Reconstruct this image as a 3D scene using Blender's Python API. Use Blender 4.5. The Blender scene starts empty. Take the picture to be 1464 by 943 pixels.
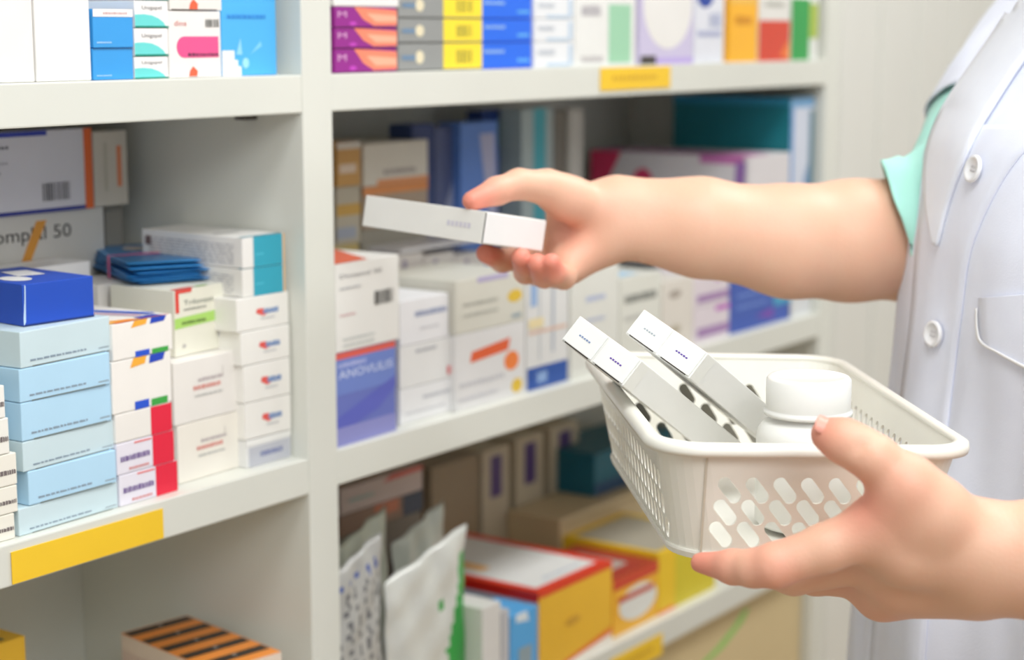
import bpy, bmesh, math, random
import numpy as np
from mathutils import Vector, Matrix
random.seed(7)
C = bpy.context.scene.collection
R_ = math.radians
# ------------------------------------------------------------------ camera
F_PX, CX, CY = 2600.0, 732.0, 471.5
AZ, PT, ZC = R_(35.0), math.atan(426/2600.0), 1.35
cam_r = Vector((math.sin(AZ), -math.cos(AZ), 0))
hfwd = Vector((math.cos(AZ), math.sin(AZ), 0))
cam_f = Vector((hfwd.x*math.cos(PT), hfwd.y*math.cos(PT), -math.sin(PT)))
cam_u = Vector((hfwd.x*math.sin(PT), hfwd.y*math.sin(PT), math.cos(PT)))
CP = Vector((0, 0, ZC))
cd = bpy.data.cameras.new('camera'); co = bpy.data.objects.new('camera', cd); C.objects.link(co)
M = Matrix((cam_r, cam_u, -cam_f)).transposed().to_4x4(); M.translation = CP
co.matrix_world = M
cd.sensor_width = 36; cd.lens = F_PX/1464*36; cd.clip_start = .02; cd.clip_end = 60
cd.dof.use_dof = True; cd.dof.focus_distance = 1.09; cd.dof.aperture_fstop = 5.0
bpy.context.scene.camera = co
def W(px, py, s): return CP + s*(cam_f + (px-CX)/F_PX*cam_r + (CY-py)/F_PX*cam_u)
def PX(p):
    d = Vector(p)-CP; k = d.dot(cam_f); return (CX+F_PX*d.dot(cam_r)/k, CY-F_PX*d.dot(cam_u)/k)
def FX(px, y, z):
    n = cam_r - (px-CX)/F_PX*cam_f
    return -(y*n.y + (z-ZC)*n.z)/n.x
def FZ(py, x, y):
    n = cam_u - (CY-py)/F_PX*cam_f
    return ZC - (x*n.x + y*n.y)/n.z
def ONZ(px, py, z):
    d = W(px, py, 1)-CP; return CP + d*((z-ZC)/d.z)
def FR(px, py, y):
    d = W(px, py, 1)-CP; return CP + d*(y/d.y)
# ------------------------------------------------------------------ materials
MC = {}
def lin(c): c /= 255; return c/12.92 if c <= .04045 else ((c+.055)/1.055)**2.4
def mat(rgb, rough=.5, kind='card', key=None):
    k = (rgb, rough, kind)
    if k in MC: return MC[k]
    m = bpy.data.materials.new('%s_%02x%02x%02x' % ((kind,)+rgb)); m.use_nodes = True
    nt = m.node_tree; b = nt.nodes['Principled BSDF']; b.inputs['Roughness'].default_value = rough
    c = [lin(v) for v in rgb]
    tc = nt.nodes.new('ShaderNodeTexCoord'); nz = nt.nodes.new('ShaderNodeTexNoise'); mx = nt.nodes.new('ShaderNodeMix'); mx.data_type = 'RGBA'
    nz.inputs['Scale'].default_value = {'card': 35, 'paint': 9, 'plastic': 20, 'cloth': 60, 'foil': 80, 'board': 25, 'wall': 3}.get(kind, 30)
    nz.inputs['Detail'].default_value = 4
    nt.links.new(tc.outputs['Object'], nz.inputs['Vector']); nt.links.new(nz.outputs['Fac'], mx.inputs[0])
    v = .035 if kind != 'board' else .12
    mx.inputs[6].default_value = [x*(1-v) for x in c]+[1]; mx.inputs[7].default_value = [min(1, x*(1+v)) for x in c]+[1]
    nt.links.new(mx.outputs[2], b.inputs['Base Color'])
    if kind in ('cloth', 'foil', 'board', 'wall'):
        bp = nt.nodes.new('ShaderNodeBump'); n2 = nt.nodes.new('ShaderNodeTexNoise')
        n2.inputs['Scale'].default_value = {'cloth': 900, 'foil': 70, 'board': 120, 'wall': 40}[kind]
        nt.links.new(tc.outputs['Object'], n2.inputs['Vector']); nt.links.new(n2.outputs['Fac'], bp.inputs['Height'])
        bp.inputs['Strength'].default_value = .25; bp.inputs['Distance'].default_value = .0006 if kind != 'foil' else .004
        nt.links.new(bp.outputs[0], b.inputs['Normal'])
    if kind == 'foil': b.inputs['Metallic'].default_value = .25
    if kind == 'plastic':
        b.inputs['Subsurface Weight'].default_value = .12; b.inputs['Subsurface Radius'].default_value = (.006, .006, .005)
    if kind == 'cloth':
        b.inputs['Sheen Weight'].default_value = .2
    MC[k] = m; return m
def skin_mat():
    m = bpy.data.materials.new('skin'); m.use_nodes = True; nt = m.node_tree; b = nt.nodes['Principled BSDF']
    at = nt.nodes.new('ShaderNodeAttribute'); at.attribute_name = 'ruddy'
    mx = nt.nodes.new('ShaderNodeMix'); mx.data_type = 'RGBA'
    mx.inputs[6].default_value = [lin(v) for v in (230, 188, 160)]+[1]; mx.inputs[7].default_value = [lin(v) for v in (232, 142, 122)]+[1]
    tc = nt.nodes.new('ShaderNodeTexCoord'); nz = nt.nodes.new('ShaderNodeTexNoise'); nz.inputs['Scale'].default_value = 45
    ad = nt.nodes.new('ShaderNodeMath'); ad.operation = 'MULTIPLY_ADD'; ad.inputs[1].default_value = .25; ad.use_clamp = True
    nt.links.new(tc.outputs['Object'], nz.inputs['Vector']); nt.links.new(nz.outputs['Fac'], ad.inputs[0]); nt.links.new(at.outputs['Fac'], ad.inputs[2])
    nt.links.new(ad.outputs[0], mx.inputs[0]); nt.links.new(mx.outputs[2], b.inputs['Base Color'])
    b.inputs['Roughness'].default_value = .48; b.inputs['Subsurface Weight'].default_value = .18
    b.inputs['Subsurface Radius'].default_value = (.012, .005, .003); b.inputs['Subsurface Scale'].default_value = 1
    n2 = nt.nodes.new('ShaderNodeTexNoise'); n2.inputs['Scale'].default_value = 500; bp = nt.nodes.new('ShaderNodeBump')
    bp.inputs['Strength'].default_value = .25; bp.inputs['Distance'].default_value = .0006
    nt.links.new(tc.outputs['Object'], n2.inputs['Vector']); nt.links.new(n2.outputs['Fac'], bp.inputs['Height']); nt.links.new(bp.outputs[0], b.inputs['Normal'])
    return m
SKIN = skin_mat()
# ------------------------------------------------------------------ object helpers
def link(name, me, parent=None, loc=None, rot=None):
    o = bpy.data.objects.new(name, me); C.objects.link(o)
    if parent: o.parent = parent
    if loc is not None: o.location = loc
    if rot is not None: o.rotation_euler = rot
    return o
def tag(o, label=None, cat=None, group=None, kind=None):
    if label: o['label'] = label
    if cat: o['category'] = cat
    if group: o['group'] = group
    if kind: o['kind'] = kind
    return o
class MB:
    """collects geometry with material slots, builds one mesh"""
    def __init__(s): s.v = []; s.f = []; s.m = []; s.mats = []
    def mi(s, m):
        if m not in s.mats: s.mats.append(m)
        return s.mats.index(m)
    def add(s, vs, fs, m):
        o = len(s.v); s.v += [tuple(v) for v in vs]; i = s.mi(m)
        for f in fs: s.f.append(tuple(o+k for k in f)); s.m.append(i)
    def box(s, x0, x1, y0, y1, z0, z1, m, bev=0.0):
        bm = bmesh.new(); bmesh.ops.create_cube(bm, size=1)
        for v in bm.verts: v.co = Vector((x0+(v.co.x+.5)*(x1-x0), y0+(v.co.y+.5)*(y1-y0), z0+(v.co.z+.5)*(z1-z0)))
        if bev: bmesh.ops.bevel(bm, geom=bm.edges[:], offset=bev, segments=2, affect='EDGES', profile=.6)
        s.addbm(bm, m); bm.free()
    def addbm(s, bm, m):
        bm.verts.index_update(); s.add([v.co.copy() for v in bm.verts], [[v.index for v in f.verts] for f in bm.faces], m)
    def build(s, name, parent=None, smooth=False, loc=None, rot=None):
        me = bpy.data.meshes.new(name); me.from_pydata(s.v, [], s.f)
        for m in s.mats: me.materials.append(m)
        for p, i in zip(me.polygons, s.m): p.material_index = i; p.use_smooth = smooth
        me.update(); return link(name, me, parent, loc, rot)
def lathe(mb, prof, m, n=48, c=(0, 0, 0)):
    vs = []; fs = []
    for r, z in prof:
        for k in range(n): a = 2*math.pi*k/n; vs.append((c[0]+r*math.cos(a), c[1]+r*math.sin(a), c[2]+z))
    for i in range(len(prof)-1):
        for k in range(n): fs.append((i*n+k, i*n+(k+1) % n, (i+1)*n+(k+1) % n, (i+1)*n+k))
    mb.add(vs, fs, m)
def text_polys(s):
    cu = bpy.data.curves.new('t', 'FONT'); cu.body = s; cu.size = 1; cu.resolution_u = 3
    o = bpy.data.objects.new('t', cu); C.objects.link(o)
    me = o.to_mesh(); vs = [v.co.copy() for v in me.vertices]; fs = [tuple(p.vertices) for p in me.polygons]
    o.to_mesh_clear(); bpy.data.objects.remove(o); bpy.data.curves.remove(cu)
    return vs, fs
WHT = (240, 238, 232)
def col(c): return mat(c, .42, 'print')
def art(mb, w, d, h, items):
    """printed artwork on carton faces. F front(u right,v up) T top(u right,v back) L left(u towards front,v up) R right"""
    n = 0; e0 = .00018
    for it in items:
        face, kind = it[0], it[1]; n += 1; e = e0+n*.00003
        if face == 'F': P = lambda u, v: (-w/2+u*w, -d/2-e, v*h); A, B = w, h
        elif face == 'T': P = lambda u, v: (-w/2+u*w, -d/2+v*d, h+e); A, B = w, d
        elif face == 'L': P = lambda u, v: (-w/2-e, d/2-u*d, v*h); A, B = d, h
        else: P = lambda u, v: (w/2+e, -d/2+u*d, v*h); A, B = d, h
        m = col(it[-1])
        if kind == 'r':
            u0, v0, u1, v1 = it[2:6]; mb.add([P(u0, v0), P(u1, v0), P(u1, v1), P(u0, v1)], [(0, 1, 2, 3)], m)
        elif kind == 'p': mb.add([P(*q) for q in it[2]], [tuple(range(len(it[2])))], m)
        elif kind == 'e':
            cu, cv, ru, rv = it[2:6]; mb.add([P(cu+ru*math.cos(a*.2618), cv+rv*math.sin(a*.2618)) for a in range(24)], [tuple(range(24))], m)
        elif kind == 'q':   # rounded rectangle (round at left)
            u0, v0, u1, v1 = it[2:6]; rv = (v1-v0)/2; ru = rv*B/A; pts = [(u1, v0), (u1, v1)]
            pts += [(u0+ru-ru*math.sin(a*math.pi/10), v0+rv+rv*math.cos(a*math.pi/10)) for a in range(11)]
            mb.add([P(*q) for q in pts], [tuple(range(len(pts)))], m)
        elif kind == 't':   # line of unreadable small print
            u0, v, u1, hh = it[2:6]; u = u0
            while u < u1-.01:
                wd = min(random.uniform(.03, .12)*(u1-u0), u1-u); 
                mb.add([P(u, v), P(u+wd, v), P(u+wd, v+hh*random.uniform(.7, 1)), P(u, v+hh)], [(0, 1, 2, 3)], m); u += wd+.018*(u1-u0)
        elif kind == 'b':   # bar code
            u0, v0, u1, v1 = it[2:6]; u = u0
            while u < u1:
                wd = random.choice((.02, .04, .07))*(u1-u0)
                mb.add([P(u, v0), P(min(u+wd, u1), v0), P(min(u+wd, u1), v1), P(u, v1)], [(0, 1, 2, 3)], m); u += wd+random.choice((.02, .04, .05))*(u1-u0)
        elif kind == 'w':   # readable word
            s, u0, v, u1, hh = it[2:7]; vs, fs = text_polys(s)
            mxx = max(q.x for q in vs); mxy = .72
            mb.add([P(u0+q.x/mxx*(u1-u0), v+q.y/mxy*hh) for q in vs], fs, m)
def carton_mesh(w, d, h, base, items, seam='', bev=.0007):
    mb = MB(); mb.box(-w/2, w/2, -d/2, d/2, 0, h, mat(base, .45, 'card'), bev)
    sm = mat(tuple(int(c*.72) for c in base), .7, 'card')
    if 'F' in seam:   # tuck flap slit along the lower front edge
        mb.add([(-w*.38, -d/2-.0002, h*.07), (w*.38, -d/2-.0002, h*.07), (w*.37, -d/2-.0002, h*.07+.0009), (-w*.37, -d/2-.0002, h*.07+.0009)], [(0, 1, 2, 3)], col((70, 66, 60)))
    if 'L' in seam:
        mb.add([(-w/2-.0002, d*.4, h*.93), (-w/2-.0002, -d*.4, h*.93), (-w/2-.0002, -d*.4, h*.93+.0009), (-w/2-.0002, d*.4, h*.93+.0009)], [(0, 1, 2, 3)], col((90, 88, 84)))
    art(mb, w, d, h, items)
    return mb
def carton(label, x0, x1, zb, zt, yf, depth, base, items, name='medicine_carton', cat='medicine box', group=None, yaw=0, seam='', xs=None):
    """x0,x1: pixel columns of the front face's bottom corners on the plane y=yf; zb,zt heights"""
    X0 = FX(x0, yf, zb); a = R_(yaw); dv = Vector((math.cos(a), math.sin(a), 0)); nv = Vector((-math.sin(a), math.cos(a), 0))
    n = cam_r - (x1-CX)/F_PX*cam_f; p0 = Vector((X0, yf, zb))
    w = -((p0-CP).dot(n))/dv.dot(n); h = zt-zb
    if xs: p0.x = xs[0]; w = xs[1]-xs[0]
    lim = XD0 if p0.x < XD0 else XR0
    far = p0.x+w*dv.x+max(0, depth*nv.x)
    if far > lim-.0015:
        w -= (far-lim+.0015)/dv.x
        if w < .012: p0.x -= .012-w; w = .012
    o = carton_mesh(w, depth, h-.0004, base, items, seam).build(name)
    o.location = p0+dv*w/2+nv*depth/2+Vector((0, 0, .0002)); o.rotation_euler = (0, 0, a)
    return tag(o, label, cat, group)
YF = .9
# ------------------------------------------------------------------ shelving unit and room
def zat(px, py): return FR(px, py, YF).z
Z1, Z1b = zat(433, 107), zat(433, 164)
Z2, Z2b = zat(436, 657), zat(437, 708)
Z3 = zat(1023, 848); TH = Z2-Z2b; Z3b = Z3-TH; Z1b = Z1-TH
Z0 = Z1+.30; Z4 = Z3-.30
XD0, XD1 = FX(436, YF, 1.2), FX(478, YF, 1.2)
XR0 = FX(1179, YF, 1.25); XR1 = XR0+(XD1-XD0)
XL1 = XD0-.62; XL0 = XL1-(XD1-XD0)
YB = YF+.26
PAINT = mat((221, 222, 213), .38, 'paint')
unit = tag(link('shelving_unit', None), 'white painted shelving unit with upright panels and thick shelves holding medicine boxes', 'shelving')
unit.location = ((XL0+XR1)/2, YF+.13, 0)
inv = Matrix.Translation(-Vector(unit.location))
def upart(name, x0, x1, y0, y1, z0, z1, bev=.0012):
    mb = MB(); mb.box(x0, x1, y0, y1, z0, z1, PAINT, bev); o = mb.build(name, unit); o.location = -Vector(unit.location); return o
ZTOP = Z0+TH
for n, a, b in (('side_panel', XL0, XL1), ('divider', XD0, XD1), ('side_panel', XR0, XR1)): upart(n, a, b, YF, YB, 0, ZTOP)
shelves = {}
for bay, (a, b) in enumerate(((XL1, XD0), (XD1, XR0))):
    for k, z in enumerate((Z0+TH, Z1, Z2, Z3, Z4, .12)):
        shelves[bay, k] = upart('shelf', a, b, YF+.0004, YB, z-TH, z)
upart('back_panel', XL0, XR1, YB, YB+.008, 0, ZTOP)
mb = MB(); mb.box(XL1, XD0, YB-.001, YB, Z4, Z3b, PAINT)
def shelf_label(parent, px0, px1, pt, pb, txt, c=(247, 203, 46)):
    a = FR(px0, pt, YF); b = FR(px1, pt, YF); z0 = FR(px0, pb, YF).z; z1 = a.z
    mb = MB(); mb.box(a.x, b.x, YF-.0008, YF, z0, z1, mat(c, .35, 'label'), .0003)
    if txt:
        w = b.x-a.x; h = z1-z0; u = .16
        while u < .8: 
            k = random.uniform(.03, .06); mb.add([(a.x+u*w, YF-.001, z0+h*.42), (a.x+(u+k)*w, YF-.001, z0+h*.42), (a.x+(u+k)*w, YF-.001, z0+h*.62), (a.x+u*w, YF-.001, z0+h*.62)], [(0, 1, 2, 3)], col((214, 164, 40))); u += k+.02
    o = mb.build('label_strip', parent); o.location = (0, 0, 0); o['label'] = 'yellow adhesive label'
shelf_label(shelves[0, 2], 15, 234, 789, 836, 0)
shelf_label(shelves[1, 1], 858, 958, 97, 130, 1)
shelf_label(shelves[1, 3], 872, 946, 943, 975, 1)
# metal shelf support pin under the top left shelf, screwed to the divider
pz = Z1b-.004; px_ = FX(372, YF+.07, pz)
mb = MB(); mb.box(XD0-.014, XD0, YF+.045, YF+.056, Z1b-.006, Z1b-.0002, mat((70, 66, 62), .4, 'metal'), .001)
o = mb.build('shelf_pin', unit); o.location = -Vector(unit.location); o['label'] = 'dark metal shelf support'

def struct(name, mb_, smooth=False): o = mb_.build(name, smooth=smooth); o['kind'] = 'structure'; return o
mb = MB(); mb.box(-1.6, 4.2, -3.0, YB+.06, -.05, 0, mat((176, 148, 108), .4, 'wall')); struct('floor', mb)
mb = MB(); wm = mat((228, 228, 222), .7, 'wall'); mb.box(-1.6, 4.2, YB+.03, YB+.09, 0, 2.7, wm)
x = XR1+.02
while x < 4.1:    # vertical wall panelling
    mb.box(x, x+.135, YB+.0245, YB+.03, .02, 2.68, wm, .002); x += .15
struct('wall_back', mb)
mb = MB(); mb.box(4.2, 4.26, -3.0, YB+.09, 0, 2.7, wm); struct('wall_right', mb)
mb = MB(); mb.box(-1.6, 4.2, -3.0, YB+.09, 2.7, 2.76, wm); struct('ceiling', mb)
mb = MB(); mb.box(XR1, 4.2, YB+.008, YB+.0245, 0, .09, PAINT, .002); struct('baseboard_back', mb)
# ------------------------------------------------------------------ LEFT BAY, top shelf
def zf(px, py, y=YF): return FR(px, py, y).z
E = YF+.006
def stack(zb, x0, x1, tops, yf, depth, specs, group, yaw=0, jit=0, hpx=None, name='medicine_carton', cat='medicine box', seam=''):
    """specs bottom to top; tops = pixel rows of the top edge at the left front corner (bottom to top)"""
    z = zb
    for i, (t, sp) in enumerate(zip(tops, specs)):
        lab, base, items = sp[:3]; dx = sp[3] if len(sp) > 3 else (0, 0)
        zt = FZ(t, FX(x0, yf, z), yf)
        carton(lab, x0+dx[0], x1+dx[1], z, zt, yf, depth, base, items, name, cat, group, yaw+random.uniform(-jit, jit), seam)
        z = zt
    return z
carton('white upright carton with coral print, at the far left of the top left shelf', -60, 50, Z1, Z1+.10, E, .10, (241, 238, 234),
       [('F', 'p', [(.6, 1), (1, .94), (1, 1)], (236, 120, 96)), ('F', 'p', [(0, .9), (.6, .94), (0, 1)], (240, 170, 150))])
carton('tall white upright carton with magenta print on the top left shelf', 53, 131, Z1, Z1+.095, E, .09, (244, 242, 238),
       [('F', 'r', .14, .56, .8, .62, (196, 46, 140)), ('F', 't', .16, .68, .7, .03, (120, 60, 120)), ('F', 'r', .2, .8, .8, .92, (196, 46, 140))])
bl = [('F', 't', .08, .12, .45, .04, (170, 215, 250)), ('F', 'r', 0, .96, 1, 1, (48, 120, 180))]
stack(Z1, 134, 191, [69, 12], E, .07, [
    ('bright blue carton at the bottom of its pair, beside the small teal-arch boxes', (60, 160, 232), bl),
    ('blue and white carton stacked on the bright blue one, white upper half', (60, 160, 232), bl+[('F', 'r', 0, .8, 1, 1, (246, 244, 242)), ('F', 't', .25, .86, .85, .06, (210, 170, 170))])], 'bright blue cartons on the top left shelf')
arch = [('F', 'p', [(0, .05), (.92, .05), (.85, .2), (.7, .35), (.5, .46), (.25, .5), (0, .48)], (110, 220, 216)), ('F', 'r', 0, 0, 1, .07, (30, 140, 120)), ('F', 'w', 'Unigapel', .2, .68, .8, .14, (120, 112, 112))]
stack(Z1, 193, 241, [81, 40, 0, -40], E, .07, [
    ('white carton with teal arch, lowest of its stack on the top left shelf', (244, 242, 240), arch),
    ('white carton with teal arch, second from the bottom of its stack', (244, 242, 240), arch),
    ('white carton with teal arch, third from the bottom, near the photo top edge', (244, 242, 240), arch),
    ('white carton with teal arch, topmost of its stack, cut by the photo top', (244, 242, 240), arch)], 'small teal-arch cartons on the top left shelf')
pk = [('F', 'q', .14, .3, .95, .62, (238, 88, 146)), ('F', 't', .35, .32, .95, .05, (110, 50, 80)), ('F', 'w', 'dina', .1, .78, .34, .08, (214, 120, 110)), ('F', 'b', .7, .76, .96, .88, (90, 90, 84)), ('F', 'p', [(.36, .02), (.52, .02), (.53, .1), (.44, .17), (.38, .1)], (240, 104, 70))]
stack(Z1, 243, 317, [15, -85], E, .08, [
    ('white carton with a pink rounded panel and orange flame mark', (240, 237, 233), pk),
    ('white carton with flame mark stacked above the pink-panel carton', (236, 232, 226), pk+[('F', 'r', .02, 0, .9, .02, (110, 96, 90))])], 'pink-panel cartons on the top left shelf')
carton('glossy sky blue upright carton with white stepped corner, beside the divider on top shelf', 318, 396, Z1, Z1+.075, YF+.014, .03, (80, 180, 240),
       [('F', 'p', [(0, 0), (.34, 0), (.34, .09), (.28, .09), (.28, .15), (.22, .15), (.22, .24), (0, .24)], (238, 238, 238)), ('F', 'w', 'HEDON-AB', .06, .74, .92, .08, (190, 226, 250)), ('F', 't', .1, .54, .8, .04, (50, 140, 220)),
        ('F', 'e', .42, .12, .06, .05, (160, 222, 250)), ('F', 'p', [(.25, .2), (.36, .2), (.33, .36)], (150, 215, 250)), ('F', 'p', [(.5, .2), (.72, .28), (.7, .33)], (130, 208, 250)), ('F', 'r', 0, .9, 1, 1, (60, 130, 220))])
# ------------------------------------------------------------------ LEFT BAY, middle shelf
# front-left cream stack
cr = [('F', 't', .55, .35, .98, .15, (120, 110, 110))]
stack(Z2, -70, 22, [757, 716, 668, 614, 565][0:5], E+.002, .05, [
    ('cream carton at the far left edge, lowest of its stack', (238, 234, 222), cr),
    ('cream carton at the far left edge, second from the bottom', (240, 236, 224), cr, (0, 4)),
    ('cream carton at the far left edge, third from the bottom', (240, 236, 224), cr, (0, 3)),
    ('cream carton at the far left edge, fourth from the bottom', (242, 240, 232), cr, (0, -8)),
    ('cream carton at the far left edge, topmost of its stack', (242, 240, 234), cr, (0, -14))], 'cream cartons stacked at the far left')
lb = lambda c: [('F', 't', .1, .15, .72, .06, (140, 158, 174)), ('F', 'r', .12, 0, .94, .03, (120, 126, 120)), ('F', 'r', .86, .12, .98, .15, (150, 164, 172))]
A1, A2 = (184, 222, 246), (206, 226, 232)
zt = stack(Z2, 34, 167, [726, 676, 632, 576, 527, 474], E+.002, .085, [
    ('pale blue medicine carton, lowest of the tall pale blue stack', A2, lb(0), (-6, 2)),
    ('light blue medicine carton, second from the bottom of the blue stack', A1, lb(0), (8, 0)),
    ('greyish pale blue carton, third from the bottom of the blue stack', A2, lb(0), (0, -4)),
    ('light blue medicine carton, fourth from the bottom of the blue stack', A1, lb(0), (-2, -7)),
    ('light blue medicine carton, fifth from the bottom of the blue stack', A1, lb(0), (-5, -9)),
    ('pale grey-blue carton directly under the dark blue carton', A2, lb(0), (-4, -9))], 'light blue cartons stacked on the middle left shelf', 2, 1.5)
ZLB = zt
o = carton('dark royal blue carton with white patches on its lid, atop the blue stack', 34, 135, zt, FZ(405, FX(34, E+.02, zt), E+.02), E+.016, .078, (30, 78, 188),
       [('T', 'e', .26, .35, .16, .17, (236, 236, 236)), ('T', 'p', [(.4, .45), (.74, .4), (.82, .75), (.5, .8)], (240, 240, 244)), ('F', 'p', [(0, 0), (.03, .1), (.045, .95), (.03, 1), (.02, .6), (0, .2)], (190, 215, 240)),
        ('F', 'r', 0, 0, 1, .04, (20, 46, 110))], yaw=-4)
carton('white carton lying behind the dark blue carton, only its lid showing', 10, 130, zt+.0003, FZ(396, FX(10, 1.0, zt), 1.005), 1.025, .036, (238, 238, 238), [('T', 't', .1, .3, .7, .1, (200, 200, 205))])
# (its support)
carton('plain white carton behind the light blue stack, under the white lid', 10, 130, Z2, zt, 1.025, .036, (232, 232, 228), [])
# coloured-square cartons, turned a little away
sq = [('F', 'p', [(.3, .82), (.55, .86), (.58, 1), (.36, 1)], (250, 178, 60)), ('F', 'p', [(.62, .84), (.86, .86), (.9, 1), (.64, 1)], (32, 70, 190)),
      ('F', 'r', .36, 0, .6, .16, (40, 86, 210)), ('F', 'r', .64, .0, .92, .14, (64, 168, 72))]
sqT = [('T', 'p', [(0, .02), (.55, 0), (.42, .1), (.0, .22)], (248, 190, 110)), ('T', 'r', .1, .0, .42, .10, (250, 150, 50)), ('T', 'p', [(.5, .0), (.88, 0), (.84, .12), (.52, .12)], (34, 60, 176)),
       ('T', 'p', [(.8, .16), (.96, .16), (.56, .98), (.42, .98)], (40, 90, 200)), ('T', 'p', [(.62, .16), (.74, .16), (.3, .98), (.26, .98)], (220, 180, 200)), ('T', 'r', .05, .0, .95, .012, (250, 110, 110))]
ys = E+.004
rw = [('F', 'r', .62, 0, 1, 1, (232, 36, 66)), ('F', 't', .06, .4, .58, .18, (130, 110, 160)), ('F', 't', .2, .1, .55, .08, (220, 150, 150)), ('F', 'r', .3, .9, .6, .95, (240, 120, 120))]
zr = stack(Z2, 172, 254, [680, 634, 592], ys, .075, [
    ('white and crimson carton, lowest of the three crimson-ended boxes', (234, 230, 240), rw),
    ('white and crimson carton, middle of the three crimson-ended boxes', (234, 230, 240), rw, (-4, -5)),
    ('white and crimson carton with blank white side, top of the three crimson-ended boxes', (240, 236, 230), rw[:1], (-6, -8))], 'white and crimson cartons in a stack', 2)
zs = stack(zr, 162, 246, [518, 464], ys, .08, [
    ('white carton with orange, blue and green squares, under a matching one', (244, 240, 234), sq),
    ('white carton with colour squares and blue-striped lid, top of its pile', (244, 240, 234), sq+sqT, (0, 1))], 'colour-square cartons', 3)
# cream large cartons + green band carton
cb = [('F', 't', .35, .62, .75, .06, (190, 180, 180)), ('F', 't', .28, .5, .7, .07, (220, 150, 140)), ('F', 't', .3, .38, .72, .04, (190, 190, 185)), ('F', 'r', .72, .62, .73, .8, (200, 196, 190))]
zc_ = stack(Z2, 256, 347, [609, 518], YF+.022, .085, [
    ('large cream carton with faint red print, resting on the middle left shelf', (238, 233, 222), cb),
    ('large cream carton stacked on a matching one, under the green-band carton', (236, 232, 226), cb, (-6, -2))], 'large cream cartons', 2)
zg = FZ(416, FX(250, E+.03, zc_), E+.03)
carton('off-white carton with a lime green band and red corner stripe', 251, 332, zc_, zg, E+.03, .062, (232, 230, 214),
       [('F', 'p', [(0, .42), (1, .46), (1, .62), (0, .58)], (172, 216, 108)), ('F', 't', .12, .47, .55, .05, (100, 130, 60)), ('F', 'w', 'Trilonast', .16, .76, .68, .08, (120, 130, 120)), ('F', 't', .16, .68, .55, .03, (150, 150, 140)),
        ('F', 'r', .02, .66, .08, .98, (224, 60, 48)), ('F', 'r', .02, .95, .3, 1, (226, 70, 60)), ('F', 't', .75, .2, .95, .06, (150, 160, 200)), ('F', 'e', .15, .15, .03, .03, (190, 186, 180)), ('T', 'r', .02, 0, .35, .08, (226, 70, 60)), ('T', 'r', .4, 0, .6, .06, (150, 190, 90))], yaw=3)
# small logo cartons
lg = [('F', 'p', [(.36, .5), (.5, .38), (.58, .44), (.5, .62), (.38, .62)], (228, 92, 84)), ('F', 't', .5, .44, .8, .16, (120, 150, 196)), ('F', 't', .45, .28, .72, .06, (200, 200, 200))]
lgd = [('F', 'r', .05, .0, .98, .72, (190, 192, 200)), ('F', 't', .3, .3, .8, .2, (120, 128, 170)), ('F', 'r', 0, .8, 1, 1, (240, 240, 236))]
z = stack(Z2, 353, 422, [630, 577, 523, 474, 426], E+.01, .06, [
    ('grey-fronted carton at the bottom of the logo stack beside the divider', (228, 228, 226), lgd, (0, 3)),
    ('small white carton with red and blue logo, second from the bottom', (238, 236, 230), lg, (-2, 0)),
    ('small white carton with red and blue logo, third from the bottom', (238, 236, 230), lg, (-4, -2)),
    ('small white carton with red and blue logo, fourth from the bottom', (238, 236, 230), lg, (-8, -2)),
    ('small white carton with red and blue logo, topmost, under the teal cartons', (238, 236, 230), lg, (-14, -4))], 'small logo cartons beside the divider', 0, 1)
tl = [('F', 'r', .26, 0, .96, 1, (52, 166, 190)), ('F', 'r', .97, 0, 1, 1, (244, 186, 110)), ('F', 'r', .3, .4, .5, .44, (90, 200, 220)),
      ('T', 'r', .0, 0, .96, .04, (60, 150, 170))]
for k in range(7): tl.append(('L', 't', .08, .14+k*.1, .92, .025, (150, 150, 160)))
tl += [('L', 'r', .04, .5, .1, .8, (120, 100, 100)), ('T', 't', .1, .3, .7, .03, (150, 150, 150))]
z = stack(z, 347, 410, [385, 340], E+.012, .108, [
    ('long white carton with teal end, lower of two beside the divider', (236, 234, 228), tl, (0, 0)),
    ('long white carton with teal end, upper of two beside the divider', (238, 236, 232), tl, (0, -3))], 'long white cartons with teal ends', -2)
# hidden supports under the long cartons' tails are other cartons in the second row
carton('white carton in the second row behind the small logo stack', 262, 330, Z2, FZ(426, FX(339, E+.01, Z2), E+.01)-.001, .985, .05, (226, 224, 216), [], xs=(XD0-.052, XD0-.002))
# back row: two wide cartons on top of each other
yb = 1.065
zq = FZ(304, FX(60, yb, 1.2), yb)
carton('wide grey-white carton lettered in black with an orange leaf mark, at the back', -90, 160, Z2, zq, yb, .08, (206, 204, 198),
       [('F', 'w', 'omplal 50', .36, .895, .80, .055, (40, 38, 36)), ('F', 'p', [(.5, .80), (.56, .81), (.66, .97), (.6, .97)], (216, 150, 60)), ('F', 't', .2, .74, .48, .02, (110, 110, 110)), ('F', 't', .3, .64, .7, .03, (130, 130, 126)), ('F', 't', .2, .6, .8, .03, (140, 140, 136))])
carton('wide white carton with navy borders and orange corner stripe, atop the lettered carton', -90, 134, zq, FZ(186, FX(60, yb, 1.2), yb), yb-.004, .05, (214, 214, 222),
       [('F', 'r', 0, 0, .96, .05, (44, 54, 140)), ('F', 'r', 0, .94, .7, 1, (40, 60, 168)), ('F', 'r', .945, 0, 1, 1, (226, 104, 44)), ('F', 'b', .66, .14, .84, .36, (70, 70, 74)), ('F', 't', .1, .8, .45, .04, (110, 110, 120)), ('F', 't', .2, .62, .45, .03, (170, 170, 180)), ('F', 't', .2, .5, .4, .03, (170, 170, 180))])
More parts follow.
